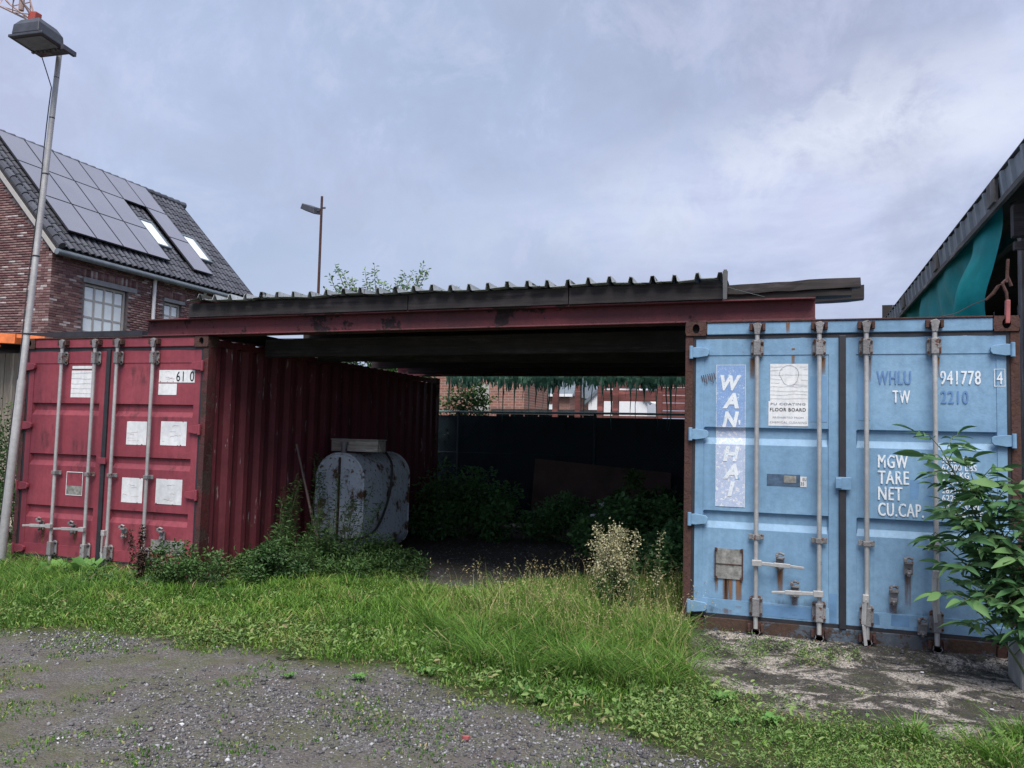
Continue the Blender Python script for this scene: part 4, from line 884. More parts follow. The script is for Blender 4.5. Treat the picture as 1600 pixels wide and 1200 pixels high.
for i in range(220):
    xa = -10.9+i*.065
    for s in (1, -1):
        x0_ = xa if s > 0 else xa; b.add([(x0_, 14.01, .05 if s > 0 else 1.98), (x0_+.004, 14.01, .05 if s > 0 else 1.98), (x0_+1.934, 14.012, 1.98 if s > 0 else .05), (x0_+1.93, 14.012, 1.98 if s > 0 else .05)], [(0, 1, 2, 3)])
b.build('chain_link', 'wire', fe, 'stuff')
# ------------------------------------------------------------------ beyond the fence
def brickwall_mat():
    m, nt, bs = new_mat('far_orange_brick'); t = N(nt, 'ShaderNodeTexCoord'); s_ = N(nt, 'ShaderNodeSeparateXYZ', i0=t.outputs['Object'])
    v = N(nt, 'ShaderNodeCombineXYZ', X=s_.outputs[0], Y=s_.outputs[2]); br = N(nt, 'ShaderNodeTexBrick', Vector=v.outputs[0], Scale=1.0); br.inputs['Brick Width'].default_value = .22; br.inputs['Row Height'].default_value = .075; br.inputs['Mortar Size'].default_value = .008
    br.inputs['Color1'].default_value = (.22, .10, .08, 1); br.inputs['Color2'].default_value = (.29, .14, .11, 1); br.inputs['Mortar'].default_value = (.33, .25, .22, 1); C(bs, nt, br.outputs[0], .9); return m
M['farbrick'] = brickwall_mat()
bk = thing('brick_building', 'low orange brick building half hidden by leaves behind the fence, seen through the canopy', 'building', (-9.5, 22, 0))
B().box(-13, -7.05, 22, 24.5, 0, 3.5).build('wall', 'farbrick', bk); B().box(-13.1, -6.95, 21.9, 24.6, 3.5, 3.62).build('roof', 'slate', bk)
B().box(-8.55, -8.1, 21.96, 21.998, 2.3, 3.1).build('window', 'frame', bk)
hs = thing('row_house', 'distant orange brick house with a pale sloping roof, seen through the canopy gap', 'house', (-12.5, 40, 0))
B().box(-14.2, -10.4, 40, 46, 0, 3.75).build('wall', 'farbrick', hs)
B().add([(-14.4, 39.8, 3.75), (-10.2, 39.8, 3.75), (-10.2, 43, 6.2), (-14.4, 43, 6.2), (-10.2, 46.2, 3.75), (-14.4, 46.2, 3.75)], [(0, 1, 2, 3), (3, 2, 4, 5), (0, 3, 5), (1, 4, 2), (0, 5, 4, 1)]).build('roof', 'zinc', hs)
B().bar((-14.4, 39.75, 3.76), (-10.2, 39.75, 3.76), .1, .14).build('gutter', 'whitepvc', hs)
for xv in (-13.3, -12.3, -11.3):
    w_ = B().box(xv-.22, xv+.22, 39.95, 39.995, 2.3, 3.3).build('window', 'whitepvc', hs); B().box(xv-.16, xv+.16, 39.93, 39.948, 2.36, 3.24).build('pane', 'glass', w_)
h2_ = thing('white_house', 'distant white gabled house between the dark red posts behind the fence', 'house', (-9, 42, 0))
B().prism([(-9.9, 0), (-9.9, 3.6), (-8.4, 5.0), (-6.8, 3.6), (-6.8, 0)], 1, 42, 47).build('wall', 'whitepvc', h2_)
B().bar((-10.1, 41.9, 3.45), (-8.4, 41.9, 5.08), .1, .14).bar((-8.4, 41.9, 5.08), (-6.6, 41.9, 3.45), .1, .14).build('roof_edge', 'zinc', h2_)
sf = thing('slatted_screen', 'dark red timber posts with slatted louvre panels and boarding behind the green fence', 'screen', (-3, 17, 0))
for px in (868, 903, 938, 962, 1030): 
    p = pl(px, 640, 1, 17); B().box(p.x-.06, p.x+.06, 16.95, 17.07, 0, 3.05).build('post', 'redwood', sf)
xa, xb, xc = pl(938, 640, 1, 17).x, pl(1030, 640, 1, 17).x, 1.5
for k in range(11):
    if k in (7, 5): continue
    B().box(xa+.06, xb-.06, 16.99, 17.02, .25+k*.27, .25+k*.27+.235).build('slat', 'redwood', sf)
for k in range(18): B().box(xb+.06, xc, 16.985+.002*(k % 2), 17.02, .15+k*.16, .15+k*.16+.15).build('board', 'redwood', sf)
B().box(-6.2, xa-.06, 16.98, 17.03, 2.1, 2.22).build('rail', 'fascia', sf)
B().box(-6.2, xc, 16.9, 16.95, 3.0, 3.12).build('rail', 'redwood', sf)
for k in range(7): B().box(-6.1+k*.33, -6.1+k*.33+.30, 17.04+.002*(k % 2), 17.06, .1, 2.1).build('board', 'darkwood', sf)

# ------------------------------------------------------------------ open barn on the right with the teal tarpaulin
barn = thing('timber_barn', 'open timber barn with a long ribbed eave at the right edge', 'barn', (4.5, 16, 0))
for k in range(22):
    ya = 9.2+k*1.02; pr = []
    zz0, zz1 = 4.93, 5.27
    b = B(); vs = []; fs = []
    for j, (u, d) in enumerate(((0, 0), (.30, 0), (.34, .04), (.42, .04), (.46, 0), (.76, 0), (.80, .04), (.88, .04), (.92, 0), (1.0, 0))): vs += [(2.74-d, ya+u, zz0), (2.70-d, ya+u, zz1)]
    fs = [(2*j, 2*j+2, 2*j+3, 2*j+1) for j in range(9)]; b.add(vs, fs).build('eave_sheet', 'eave', barn)
    b = B(); vs = [(q_[0], q_[1], zz1) for q_ in [(v[0], v[1]) for v in vs[::2]]]
B().add([(2.66, 9.0, 5.285), (9, 9.0, 6.9), (9, 31.8, 6.9), (2.66, 31.8, 5.285), (2.66, 9.0, 5.30), (9, 9.0, 6.92), (9, 31.8, 6.92), (2.66, 31.8, 5.30)], [(3, 2, 1, 0), (4, 5, 6, 7), (0, 1, 5, 4), (1, 2, 6, 5), (2, 3, 7, 6), (3, 0, 4, 7)]).build('roof', 'sheet_dark', barn)
B().bar((2.70, 9.0, 4.90), (2.70, 31.6, 4.90), .05, .075).build('eave_rail', 'fasciay', barn)
B().bar((3.35, 9.0, 4.90), (3.35, 31.6, 4.90), .12, .2).build('eave_beam', 'fasciay', barn)
for yv in (12.55, 17.0, 21.6, 26): 
    B().box(2.64, 2.70, yv-.2, yv+.2, 4.945, 5.26).build('joist_end', 'fasciaz', barn)
for yv in (12.35, 17.0, 21.6, 26, 31): B().box(2.94, 3.14, yv-.1, yv+.1, 0, 4.72).build('post', 'fasciaz', barn)
B().bar((2.8, 12.1, 4.60), (8.8, 12.1, 4.64), .16, .42).build('cross_beam', 'fascia', barn); B().bar((2.7, 11.6, 4.16), (8.8, 11.9, 4.2), .08, .10).build('cross_beam', 'fascia', barn)
B().bar((2.8, 17.1, 4.60), (8.8, 17.1, 4.64), .16, .3).build('cross_beam', 'darkwood', barn)
for i in range(60): B().box(8.8, 8.84, 9.2+i*.375, 9.2+i*.375+.36, 0, 6.7).build('plank', 'darkwood', barn)
for i in range(16): B().box(3.2+i*.35, 3.2+i*.35+.34, 31.4, 31.44, 0, 6.6).build('plank', 'darkwood', barn)
V = []; Q = []; T = []; na, nb = 120, 26; ty0, ty1 = 12.75, 25.5
for j in range(nb+1):
    v_ = j/nb
    for i in range(na+1):
        u = i/na; yv = ty0+(ty1-ty0)*u
        zb_ = 2.9+.25*math.sin(u*9)+.1*math.sin(u*23)
        fold = math.sin(u*34+v_*2.2+1.5*math.sin(v_*3+u*7))*.20+math.sin(u*13-v_*3.2)*.26+.055*math.sin(u*75+v_*9)+.09*abs(math.sin(u*28+v_*4))**.5*v_+.025*math.sin(v_*17+u*40)
        sag = .22*math.sin(v_*3.14)*math.exp(-((u-.14)/.10)**2)
        cr_ = .12*max(0, math.sin((u-.35*v_)*16))**3*v_
        V.append((2.83+(fold*(.15+v_))-sag-cr_*1.1+.10*v_, yv+.9*v_*(math.exp(-((u)/.10)**2)), 5.12*(1-v_)+zb_*v_-.05*abs(math.sin(u*19))*(1-v_)))
idx = np.arange((na+1)*(nb+1)).reshape(nb+1, na+1)
Q = np.stack([idx[:-1, :-1], idx[:-1, 1:], idx[1:, 1:], idx[1:, :-1]], -1).reshape(-1, 4)
tp = link('tarpaulin', np_mesh('tarpaulin', V, Q, None, .5+.5*np.sin(np.arange(len(Q))*.0013), 'tarp', True)); tag(tp, 'creased teal tarpaulin hanging from the barn eave above the blue container', 'tarpaulin')
hk = thing('hanging_clamp', 'rusty clamp with faded red handle at the top right container corner', 'clamp', (1.585, 7.05, 2.62))
B().bar((1.585, 7.03, 2.56), (1.59, 7.03, 2.74), .05, .03).build('handle', 'pinkred', hk, bevel=.005)
B().tube([(1.59, 7.04, 2.72), (1.585, 7.04, 2.80), (1.56, 7.05, 2.87), (1.53, 7.05, 2.85), (1.50, 7.06, 2.80), (1.45, 7.07, 2.75)], [.010, .012, .014, .013, .013, .010], 8).tube([(1.59, 7.05, 2.88), (1.60, 7.05, 3.06)], .012, 7).tube([(1.56, 7.05, 2.87), (1.60, 7.05, 2.92), (1.62, 7.05, 2.85)], .014, 7).build('hook', 'rust', hk, smooth=True)
B().tube(smooth_pts([(1.46, 7.08, 2.76), (1.36, 7.1, 2.72), (1.25, 7.12, 2.66), (1.15, 7.12, 2.64)]), .004, 5).build('cable', 'hose', hk)
sp = B().add([(.62, 7.2, 2.625), (.80, 7.2, 2.625), (.80, 7.45, 2.63), (.62, 7.45, 2.63), (.64, 7.2, 2.64), (.79, 7.2, 2.635), (.78, 7.4, 2.68), (.66, 7.4, 2.65)], [(0, 3, 2, 1), (4, 5, 6, 7), (0, 1, 5, 4), (1, 2, 6, 5), (2, 3, 7, 6), (3, 0, 4, 7)]).build('metal_scrap', 'rust'); tag(sp, 'small bent scrap of metal lying on the roof of the blue container', 'metal scrap')

# ------------------------------------------------------------------ lamp posts and crane
lp = thing('lamp_post', 'tall leaning galvanised lamp post with a rectangular floodlight at the left edge', 'lamp post', (-8.2, 6.85, 0))
pb, pt = Vector((-8.19, 6.83, -.02)), Vector((-7.855, 6.885, 5.84))
B().tube([pb, pb.lerp(pt, .36), pb.lerp(pt, .365), pt], [.047, .043, .035, .029], 12).build('post', 'galv', lp, smooth=True)
for f_ in (.18, .36, .45, .60, .76, .87, .95): p = pb.lerp(pt, f_); B().tube([p-Vector((0, 0, .008)), p+Vector((0, 0, .008))], .047-.018*f_, 10).build('cable_tie', 'gasket', lp)
cab = [pb.lerp(pt, t)+Vector((-.055+.022*t+.008*math.sin(t*20), -.02, 0)) for t in np.linspace(.02, .93, 24)]+[Vector((-8.0, 6.86, 5.62)), Vector((-8.03, 6.8, 5.80))]
B().tube(cab, .006, 6).build('cable', 'hose', lp)
hL, hB_, hR = Vector((-7.991, 6.348, 5.80)), Vector((-8.071, 6.834, 5.80)), Vector((-7.622, 6.863, 5.80))
# housing: plate with slightly raised rim and a domed body above
hA = hL+(hR-hB_); hc = (hL+hB_+hR+hA)/4
def inset(f, z, sh=Vector((0, 0, 0))): return [hc+(c-hc)*f+Vector((0, 0, z))+sh for c in (hL, hB_, hR, hA)]
def ringbox(l0, l1, l2, l3, cap0=True, cap1=True):
    b = B(); rings = [r for r in (l0, l1, l2, l3) if r is not None]; vs = [p for r in rings for p in r]; fs = []
    for j in range(len(rings)-1): fs += [(4*j+i, 4*j+(i+1) % 4, 4*j+4+(i+1) % 4, 4*j+4+i) for i in range(4)]
    if cap0: fs.append((3, 2, 1, 0))
    k = 4*(len(rings)-1)
    if cap1: fs.append((k, k+1, k+2, k+3))
    return b.add(vs, fs)
back = (hA-hB_)*0
hd = ringbox(inset(1, -.018), inset(1, .012), None, None).build('floodlight', 'lampbody', lp, bevel=.006)
bsh = (hL-hB_)*.10
ringbox(inset(.80, .0125, bsh), inset(.76, .12, bsh), inset(.56, .19, bsh), inset(.40, .205, bsh)).build('housing', 'lampbody', hd, bevel=.01)
ee = (hR-hB_).normalized(); e2 = (hL-hB_).normalized(); o0 = hB_
def quadp(a0, a1, b0, b1, z): return [o0+ee*a0+e2*b0+Vector((0, 0, z)), o0+ee*a1+e2*b0+Vector((0, 0, z)), o0+ee*a1+e2*b1+Vector((0, 0, z)), o0+ee*a0+e2*b1+Vector((0, 0, z))]
la, lb_ = (hR-hB_).length, (hL-hB_).length
B().add(quadp(.05, la-.05, .17, lb_-.05, -.0185-.004), [(0, 1, 2, 3)]).build('glass', 'lens', hd)
B().add(quadp(.07, la*.45, .04, .10, -.0225), [(0, 1, 2, 3)]).build('gear_cover', 'galv_dark', hd)
b = B(); 
for t in np.linspace(.05, .95, 8): p = o0+ee*la*t; b.bar(p+e2*.13+Vector((0, 0, -.03)), p+e2*.16+Vector((0, 0, -.03)), .02, .02)
b.build('clip', 'galv_dark', hd); B().bar(hR+Vector((.02, .0, -.03)), hR+e2*.2+Vector((0.02, 0, -.03)), .04, .05).build('bracket', 'lampbody', hd)
bp = thing('lamp_post', 'thin rusty pole with a small tilted floodlight standing far behind the canopy', 'lamp post', (-8.83, 14.6, 0))
B().tube([(-9.2, 14.6, 0), (-9.22, 14.6, 6.52)], [.035, .026], 8).build('post', 'rust', bp, smooth=True)
p0 = Vector((-9.22, 14.6, 6.22))
b = B().bar(p0+Vector((-.03, 0, 0)), p0+Vector((-.16, -.02, .02)), .05, .05).bar(p0+Vector((.03, 0, .05)), p0+Vector((.09, 0, .05)), .03, .03); b.build('arm', 'lampbody', bp)
fl = ringbox([p0+Vector(v) for v in ((-.42, -.15, .03), (-.08, -.15, -.10), (-.06, .15, -.06), (-.40, .15, .07))], [p0+Vector(v) for v in ((-.38, -.15, .14), (-.10, -.15, .04), (-.08, .15, .08), (-.36, .15, .18))], None, None).build('floodlight', 'lampbody', bp, bevel=.01)
B().add([p0+Vector(v) for v in ((-.40, -.12, .018), (-.11, -.12, -.096), (-.09, .12, -.062), (-.38, .12, .048))], [(0, 1, 2, 3)]).build('glass', 'lens', fl)
cr_ = thing('tower_crane', 'red and white lattice jib of a distant crane in the top left corner', 'crane', (-74, 60, 30))
c0 = pl(47, 26, 1, 60); c1 = pl(-150, -195, 1, 52)
ax_ = (c1-c0).normalized(); sd_ = ax_.cross(Vector((0, 1, .1))).normalized()*1.35; up_ = ax_.cross(sd_).normalized()*1.2
ch = [sd_+up_, sd_-up_, -sd_-up_, -sd_+up_]; L_ = (c1-c0).length; b = B()
def cp(k, t): return c0+ax_*t+ch[k]*(.25+.75*min(1, t/2.5))
for k in range(4):
    B().tube([cp(k, 0), cp(k, 2.5), cp(k, L_)], .10, 6).build('chord', 'crane', cr_)
t = 0; j = 0
while t < L_-1.2:
    for k in range(4): b.tube([cp(k, t), cp((k+1) % 4, t+1.1)], .055, 5); b.tube([cp((k+1) % 4, t+1.1), cp(k, t+2.2)], .055, 5)
    t += 2.2
b.build('lattice', 'crane', cr_)
B().bar(c0+Vector((.5, 0, -1.1)), c0+Vector((.7, 0, .3)), 1.0, .8, (0, 1, 0)).build('jib_head', 'cranered', cr_, bevel=.1)
B().tube([c0+ax_*1.6-sd_*1.1, c0+ax_*L_-sd_*5], .05, 5).tube([c0+ax_*1.4-sd_*.3+Vector((0, 0, -.9)), c0+ax_*1.4-sd_*.3+Vector((0, 0, .3))], .25, 8).build('cable', 'crane', cr_)
B().tube([c1, c1+(c1-c0)*.6, c1+(c1-c0)*.6-Vector((0, 0, 200))], .8, 6).build('mast', 'crane', cr_)

# ------------------------------------------------------------------ small things on the ground
cb = B().box(1.50, 2.0, 6.42, 6.78, -.02, .27).build('concrete_block', 'conc', bevel=.02); tag(cb, 'grey concrete block at the foot of the blue container, right edge', 'concrete block')
rb = B().bar((1.36, 6.52, .66), (1.80, 6.40, .53), .05, .08).bar((1.36, 6.45, .63), (1.80, 6.33, .50), .1, .012).build('steel_bar', 'rust'); tag(rb, 'rusty angled steel bar resting above the concrete block among the leaves', 'steel bar')
rs = gp(727, 1156); o = B().prism([(rs[0]-.022, rs[1]), (rs[0]-.005, rs[1]-.015), (rs[0]+.02, rs[1]-.01), (rs[0]+.024, rs[1]+.012), (rs[0], rs[1]+.018)], 2, .004, .02).build('plastic_scrap', 'pinkred'); tag(o, 'small red scrap of plastic lying on the gravel in the foreground', 'scrap')
lg = gp(1452, 1079); o = B().tube([(lg[0]+.06*math.cos(a), lg[1]+.045*math.sin(a)+.02*math.cos(2*a), .012) for a in np.linspace(0, 6.28, 20)], .004, 5).build('rubber_ring', 'hose'); tag(o, 'thin black ring lying on the dark slab in front of the blue container', 'ring')
for px, py, s_, lab in ((1540, 1043, .022, 'white fragment of litter on the slab below the leafy shrub'), (1568, 1045, .026, 'larger white litter fragment near the concrete block'), (1437, 1022, .022, 'pale curled litter fragment just under the container door'), (1441, 1052, .014, 'tiny white fragment in the middle of the dark slab'), (1550, 1110, .012, 'tiny pale chip on the slab at the lower right')):
    g_ = gp(px, py); n = 6; rr = [s_*random.uniform(.5, 1.1) for _ in range(n)]; o = B().prism([(g_[0]+rr[k]*math.cos(k*1.047), g_[1]+rr[k]*math.sin(k*1.047)*.7) for k in range(n)], 2, .004, .004+s_*.5).build('litter', 'whitepvc'); tag(o, lab, 'litter', 'litter fragments on the slab')
for px, py, yv, s_, lab in ((941, 788, 11.6, .05, 'small white tub in the dark weeds under the canopy'), (926, 806, 11.4, .04, 'flat pale rag in the weeds left of the white tub'), (948, 804, 11.4, .045, 'grey crumpled lump in the weeds right below the white tub')):
    p = pl(px, py, 1, yv); b = B().prism([(p.x+s_*(1.0+.2*math.sin(k*2.1))*math.cos(k*.785), p.z+s_*(.75+.15*math.cos(k*1.7))*math.sin(k*.785)) for k in range(8)], 1, yv, yv+.1); o = b.build('white_tub' if s_ == .05 else 'rag', 'white', bevel=.01); tag(o, lab, 'tub' if s_ == .05 else 'rag')

# ------------------------------------------------------------------ vegetation builders
def blades(px_, py_, h, w, lean, tint, head=None, pz=0):
    n = len(px_); a = rng.random(n)*6.283 if head is None else head; f = rng.random(n)*6.283
    dx, dy = np.cos(a), np.sin(a); wx, wy = np.cos(f)*w/2, np.sin(f)*w/2
    V = np.zeros((n, 7, 3)); 
    for k, (t, ws) in enumerate(((0, 1), (.42, .85), (.78, .5))):
        cx_ = px_+dx*lean*t*t; cy_ = py_+dy*lean*t*t; cz_ = pz+h*(t-.35*(lean/np.maximum(h, .01)).clip(0, 1.6)*t*t*t)
        V[:, 2*k] = np.stack([cx_-wx*ws, cy_-wy*ws, cz_], 1); V[:, 2*k+1] = np.stack([cx_+wx*ws, cy_+wy*ws, cz_], 1)
    tp_ = h*(1-.5*(lean/np.maximum(h, .01)).clip(0, 1.6)); V[:, 6] = np.stack([px_+dx*lean*1.0, py_+dy*lean*1.0, pz+tp_], 1)
    b_ = (np.arange(n)*7)[:, None]
    q_ = np.concatenate([b_+np.array([[0, 1, 3, 2]]), b_+np.array([[2, 3, 5, 4]])]); t_ = b_+np.array([[4, 5, 6]])
    tn = np.concatenate([tint, tint, tint])
    return V.reshape(-1, 3), q_, t_, tn
def merge(name, parts, mat, parent=None, kind=None, off=None):
    Vs = []; Qs = []; Ts = []; tq = []; tt = []; k = 0
    for V, q_, t_, tn in parts:
        Vs.append(V); nq = 0 if q_ is None else len(q_)
        if q_ is not None: Qs.append(q_+k); tq.append(tn[:nq])
        if t_ is not None: Ts.append(t_+k); tt.append(tn[nq:])
        k += len(V)
    V = np.concatenate(Vs); 
    if off is not None: V = V-np.array(off)
    return link(name, np_mesh(name, V, np.concatenate(Qs) if Qs else None, np.concatenate(Ts) if Ts else None, np.concatenate(tq+tt), mat), parent, kind)
def leaves(c, d, L, W, tint, fold=.25, nrm=None, droop=.15):
    """folded leaves: c base points, d unit directions"""
    n = len(c); up = np.tile([0, 0, 1.], (n, 1))+rng.normal(0, .45, (n, 3)) if nrm is None else nrm
    s = np.cross(d, up); s /= np.linalg.norm(s, axis=1)[:, None]+1e-9; u = np.cross(s, d)
    L = np.broadcast_to(L, n)[:, None]; W = np.broadcast_to(W, n)[:, None]
    V = np.stack([c, c+d*L*.35+s*W*.5+u*W*fold, c+d*L*.72+s*W*.36+u*W*fold-u*L*droop*.4, c+d*L-u*L*droop, c+d*L*.72-s*W*.36+u*W*fold-u*L*droop*.4, c+d*L*.35-s*W*.5+u*W*fold], 1)
    b_ = (np.arange(n)*6)[:, None]
    q_ = np.concatenate([b_+np.array([[0, 3, 2, 1]]), b_+np.array([[0, 5, 4, 3]])]); return V.reshape(-1, 3), q_, None, np.concatenate([tint, tint])
def rdir(n, zb=0.0, zs=.5):
    a = rng.random(n)*6.283; z_ = rng.normal(zb, zs, n).clip(-.9, .95); r_ = np.sqrt(1-z_**2); return np.stack([np.cos(a)*r_, np.sin(a)*r_, z_], 1)
def bush(name, label, cat, c, R_, nleaf, L, W, mat, clumps=26, stems=7, group=None, zb=.1, tb=(.15, .9), stem='stem', flat=.0, base=0.0):
    c = Vector(c); root = thing(name, label, cat, (c.x, c.y, 0), group)
    cc = []; 
    while len(cc) < clumps:
        v = rng.uniform(-1, 1, 3)
        if (v**2).sum() < 1 and v[2] > -.9: cc.append(v)
    cc = np.array(cc)*np.array(R_); cc[:, 2] += R_[2]*.95+base
    k = rng.integers(0, clumps, nleaf); v = rng.normal(0, 1, (nleaf, 3)); v /= np.linalg.norm(v, axis=1)[:, None]; r_ = rng.random(nleaf)**.4
    cr2 = (np.mean(R_)*(.22+.20*rng.random(clumps)))[k]
    P_ = cc[k]+v*(r_*cr2)[:, None]; P_[:, 2] = np.abs(P_[:, 2])+.01
    d = v*.7+rdir(nleaf, zb, .4); d /= np.linalg.norm(d, axis=1)[:, None]
    tint = (rng.random(nleaf)*.6+.2+(rng.random(clumps)-.5)[k]*.45).clip(tb[0], tb[1])
    merge('foliage', [leaves(P_, d, L*(.6+.7*rng.random(nleaf)), W*(.6+.7*rng.random(nleaf)), tint)], mat, root, 'stuff')
    b = B()
    for i in range(stems):
        e = cc[i % clumps]; m_ = Vector((e[0]*.35, e[1]*.35, e[2]*.55)); b.tube([(random.uniform(-.06, .06), random.uniform(-.06, .06), -.01), m_, tuple(e)], [.012, .009, .005], 5)
    b.build('stem', stem, root, local=True); return root
def weed(name, label, cat, base, H_, lean, mat, nl=260, L=.06, W=.018, spread=.16, group=None, dens=1.0, plume=None):
    """upright herb: central stem, side shoots, narrow leaves all the way up"""
    root = thing(name, label, cat, (base[0], base[1], 0), group); b = B(); parts = []
    ns = 5
    for s_ in range(ns):
        bx, by = rng.normal(0, .05, 2); hh = H_*(.65+.35*rng.random()) if s_ else H_; ln = np.array(lean)*hh+rng.normal(0, .06, 2)
        f = lambda t: np.array([bx+ln[0]*t*t, by+ln[1]*t*t, hh*t]); b.tube([tuple(f(t)) for t in (0, .3, .6, 1)], [.007, .006, .004, .002], 5)
        n = int(nl/ns); t = (.12+.88*rng.random(n))**.9; c = np.stack([f(q_) for q_ in t]); d = rdir(n, .25, .3); off = rng.random(n)*spread*(1.15-t); c = c+d*off[:, None]*.7
        parts.append(leaves(c, d, L*(.5+.8*rng.random(n)), W, rng.uniform(.15, .85, n)))
    b.build('stem', 'stem', root, local=True); merge('foliage', parts, mat, root, 'stuff')
    return root

# ------------------------------------------------------------------ large leafy sapling in front of the blue container, its leaflets single pieces
shr = thing('leafy_shrub', 'leafy green sapling with long pointed leaflets growing up in front of the blue container door', 'shrub', (1.62, 6.50, 0))
def leaflet_mesh(k):
    n = 5; V = []; L, W = 1, .29+.014*k
    for i in range(n+1):
        u = i/n; w = W*.5*math.sin(math.pi*min(1, u*.93+.05))**.8*(1-.25*u) if i < n else .0; z_ = -.22*u*u*(.6+.3*k/3)
        V += [(u*L, -w, z_+w*.35), (u*L, 0, z_), (u*L, w, z_+w*.35)]
    F = []
    for i in range(n): a = 3*i; F += [(a, a+3, a+4, a+1), (a+1, a+4, a+5, a+2)]
    me = bpy.data.meshes.new('leaflet'); me.from_pydata(V, [], F); me.materials.append(M['leaf_shrub']); settint(me, .12+.095*k)
    me.polygons.foreach_set('use_smooth', [True]*len(me.polygons)); return me
lms = [leaflet_mesh(k) for k in range(9)]
def stempt(p0_, p1_, p2_, t): return p0_*(1-t)**2+p1_*2*t*(1-t)+p2_*t*t
sb = B(); LF = []
def branch(p0_, p1_, p2_, r0, nleafs, t0=.25, Lr=.30):
    sb.tube([stempt(p0_, p1_, p2_, t) for t in np.linspace(0, 1, 9)], [r0*(1-.75*t) for t in np.linspace(0, 1, 9)], 6)
    for i in range(nleafs):
        t = t0+(1-t0)*(i+.5)/nleafs; p = stempt(p0_, p1_, p2_, t); tg = (stempt(p0_, p1_, p2_, min(1, t+.03))-stempt(p0_, p1_, p2_, t-.03)).normalized()
        a = i*2.4+random.uniform(-.5, .5); d = Vector((math.cos(a), math.sin(a)*.7-.15, random.uniform(.05, .55)))+tg*.6; d.normalize()
        Lc = Lr*random.uniform(.8, 1.2)*(1-.25*t); q1 = p+d*Lc*.5+Vector((0, 0, .02)); q2 = p+d*Lc+Vector((0, 0, -.05-random.random()*.05))
        sb.tube([p, q1, q2], [.0035, .003, .002], 4)
        npair = 3
        for k in range(npair+1):
            u = .38+.62*k/npair; c = stempt(p, q1, q2, u); ax = (q2-p).normalized(); sd2 = ax.cross(Vector((0, 0, 1))).normalized()
            for s_ in ((-1, 1) if k < npair else (0,)):
                dd = (ax*(.65 if s_ else 1)+sd2*s_*.8+Vector((0, 0, random.uniform(-.45, .05)))).normalized(); LF.append((c, dd, random.choice((.08, .10, .12, .14, .16, .17))*random.uniform(.85, 1.1)*(1.1 if not s_ else 1)))
V3 = Vector
branch(V3((1.60, 6.52, 0)), V3((1.42, 6.55, .9)), V3((1.03, 6.50, 1.62)), .016, 26, .22, .33)
branch(V3((1.62, 6.5, 0)), V3((1.5, 6.5, .8)), V3((1.22, 6.45, 1.42)), .013, 20, .3, .34)
branch(V3((1.62, 6.5, 0)), V3((1.5, 6.4, .5)), V3((1.30, 6.35, 1.05)), .013, 16, .3, .34)
branch(V3((1.66, 6.5, 0)), V3((1.62, 6.35, .5)), V3((1.55, 6.28, .9)), .013, 14, .3, .32)
branch(V3((1.60, 6.48, 0)), V3((1.45, 6.45, .6)), V3((1.02, 6.40, .95)), .012, 12, .3, .34)
branch(V3((1.62, 6.46, 0)), V3((1.50, 6.40, .7)), V3((1.33, 6.42, 1.30)), .013, 18, .3, .34)
branch(V3((1.66, 6.50, 0)), V3((1.58, 6.45, .8)), V3((1.52, 6.40, 1.28)), .013, 18, .3, .34)
branch(V3((1.58, 6.44, 0)), V3((1.40, 6.35, .35)), V3((1.14, 6.30, .60)), .010, 10, .3, .32)
branch(V3((1.64, 6.40, 0)), V3((1.5, 6.30, .4)), V3((1.40, 6.24, .58)), .010, 10, .3, .32)
branch(V3((1.68, 6.48, 0)), V3((1.72, 6.40, .7)), V3((1.75, 6.35, 1.1)), .012, 8, .3)
branch(V3((1.63, 6.50, .3)), V3((1.35, 6.5, .75)), V3((1.10, 6.48, 1.22)), .009, 9, .35)
sb.build('stem', 'stem', shr)
LF.sort(key=lambda l: -l[2]/(l[0]-CAM).length)
def leaf_mat(c, d, L, roll):
    X_ = d.normalized(); Y_ = Vector((0, 0, 1)).cross(X_).normalized(); Z_ = X_.cross(Y_); R3 = Matrix((X_, Y_, Z_)).transposed() @ Matrix.Rotation(roll, 3, 'X')
    return Matrix.Translation(c) @ R3.to_4x4() @ Matrix.Diagonal((L, L*random.uniform(.75, 1.15), L*random.uniform(.3, 2.2), 1))
rl = rootloc(shr); rest = []
for i, (c, d, L) in enumerate(LF):
    mw = leaf_mat(c-rl, d, L, random.uniform(-1.0, 1.0))
    if i < 300: o = link('leaflet', random.choice(lms), shr); o.matrix_local = mw
    else: rest.append((mw, random.choice(lms)))
if rest:
    V = []; F = []; T = []
    for mw, me in rest: k = len(V); V += [tuple(mw @ v.co) for v in me.vertices]; F += [[i+k for i in f.vertices] for f in me.polygons]; T += [random.uniform(.2, .9)]*len(me.polygons)
    link('foliage', np_mesh('foliage', V, F, None, T, 'leaf_shrub', True), shr, 'stuff')

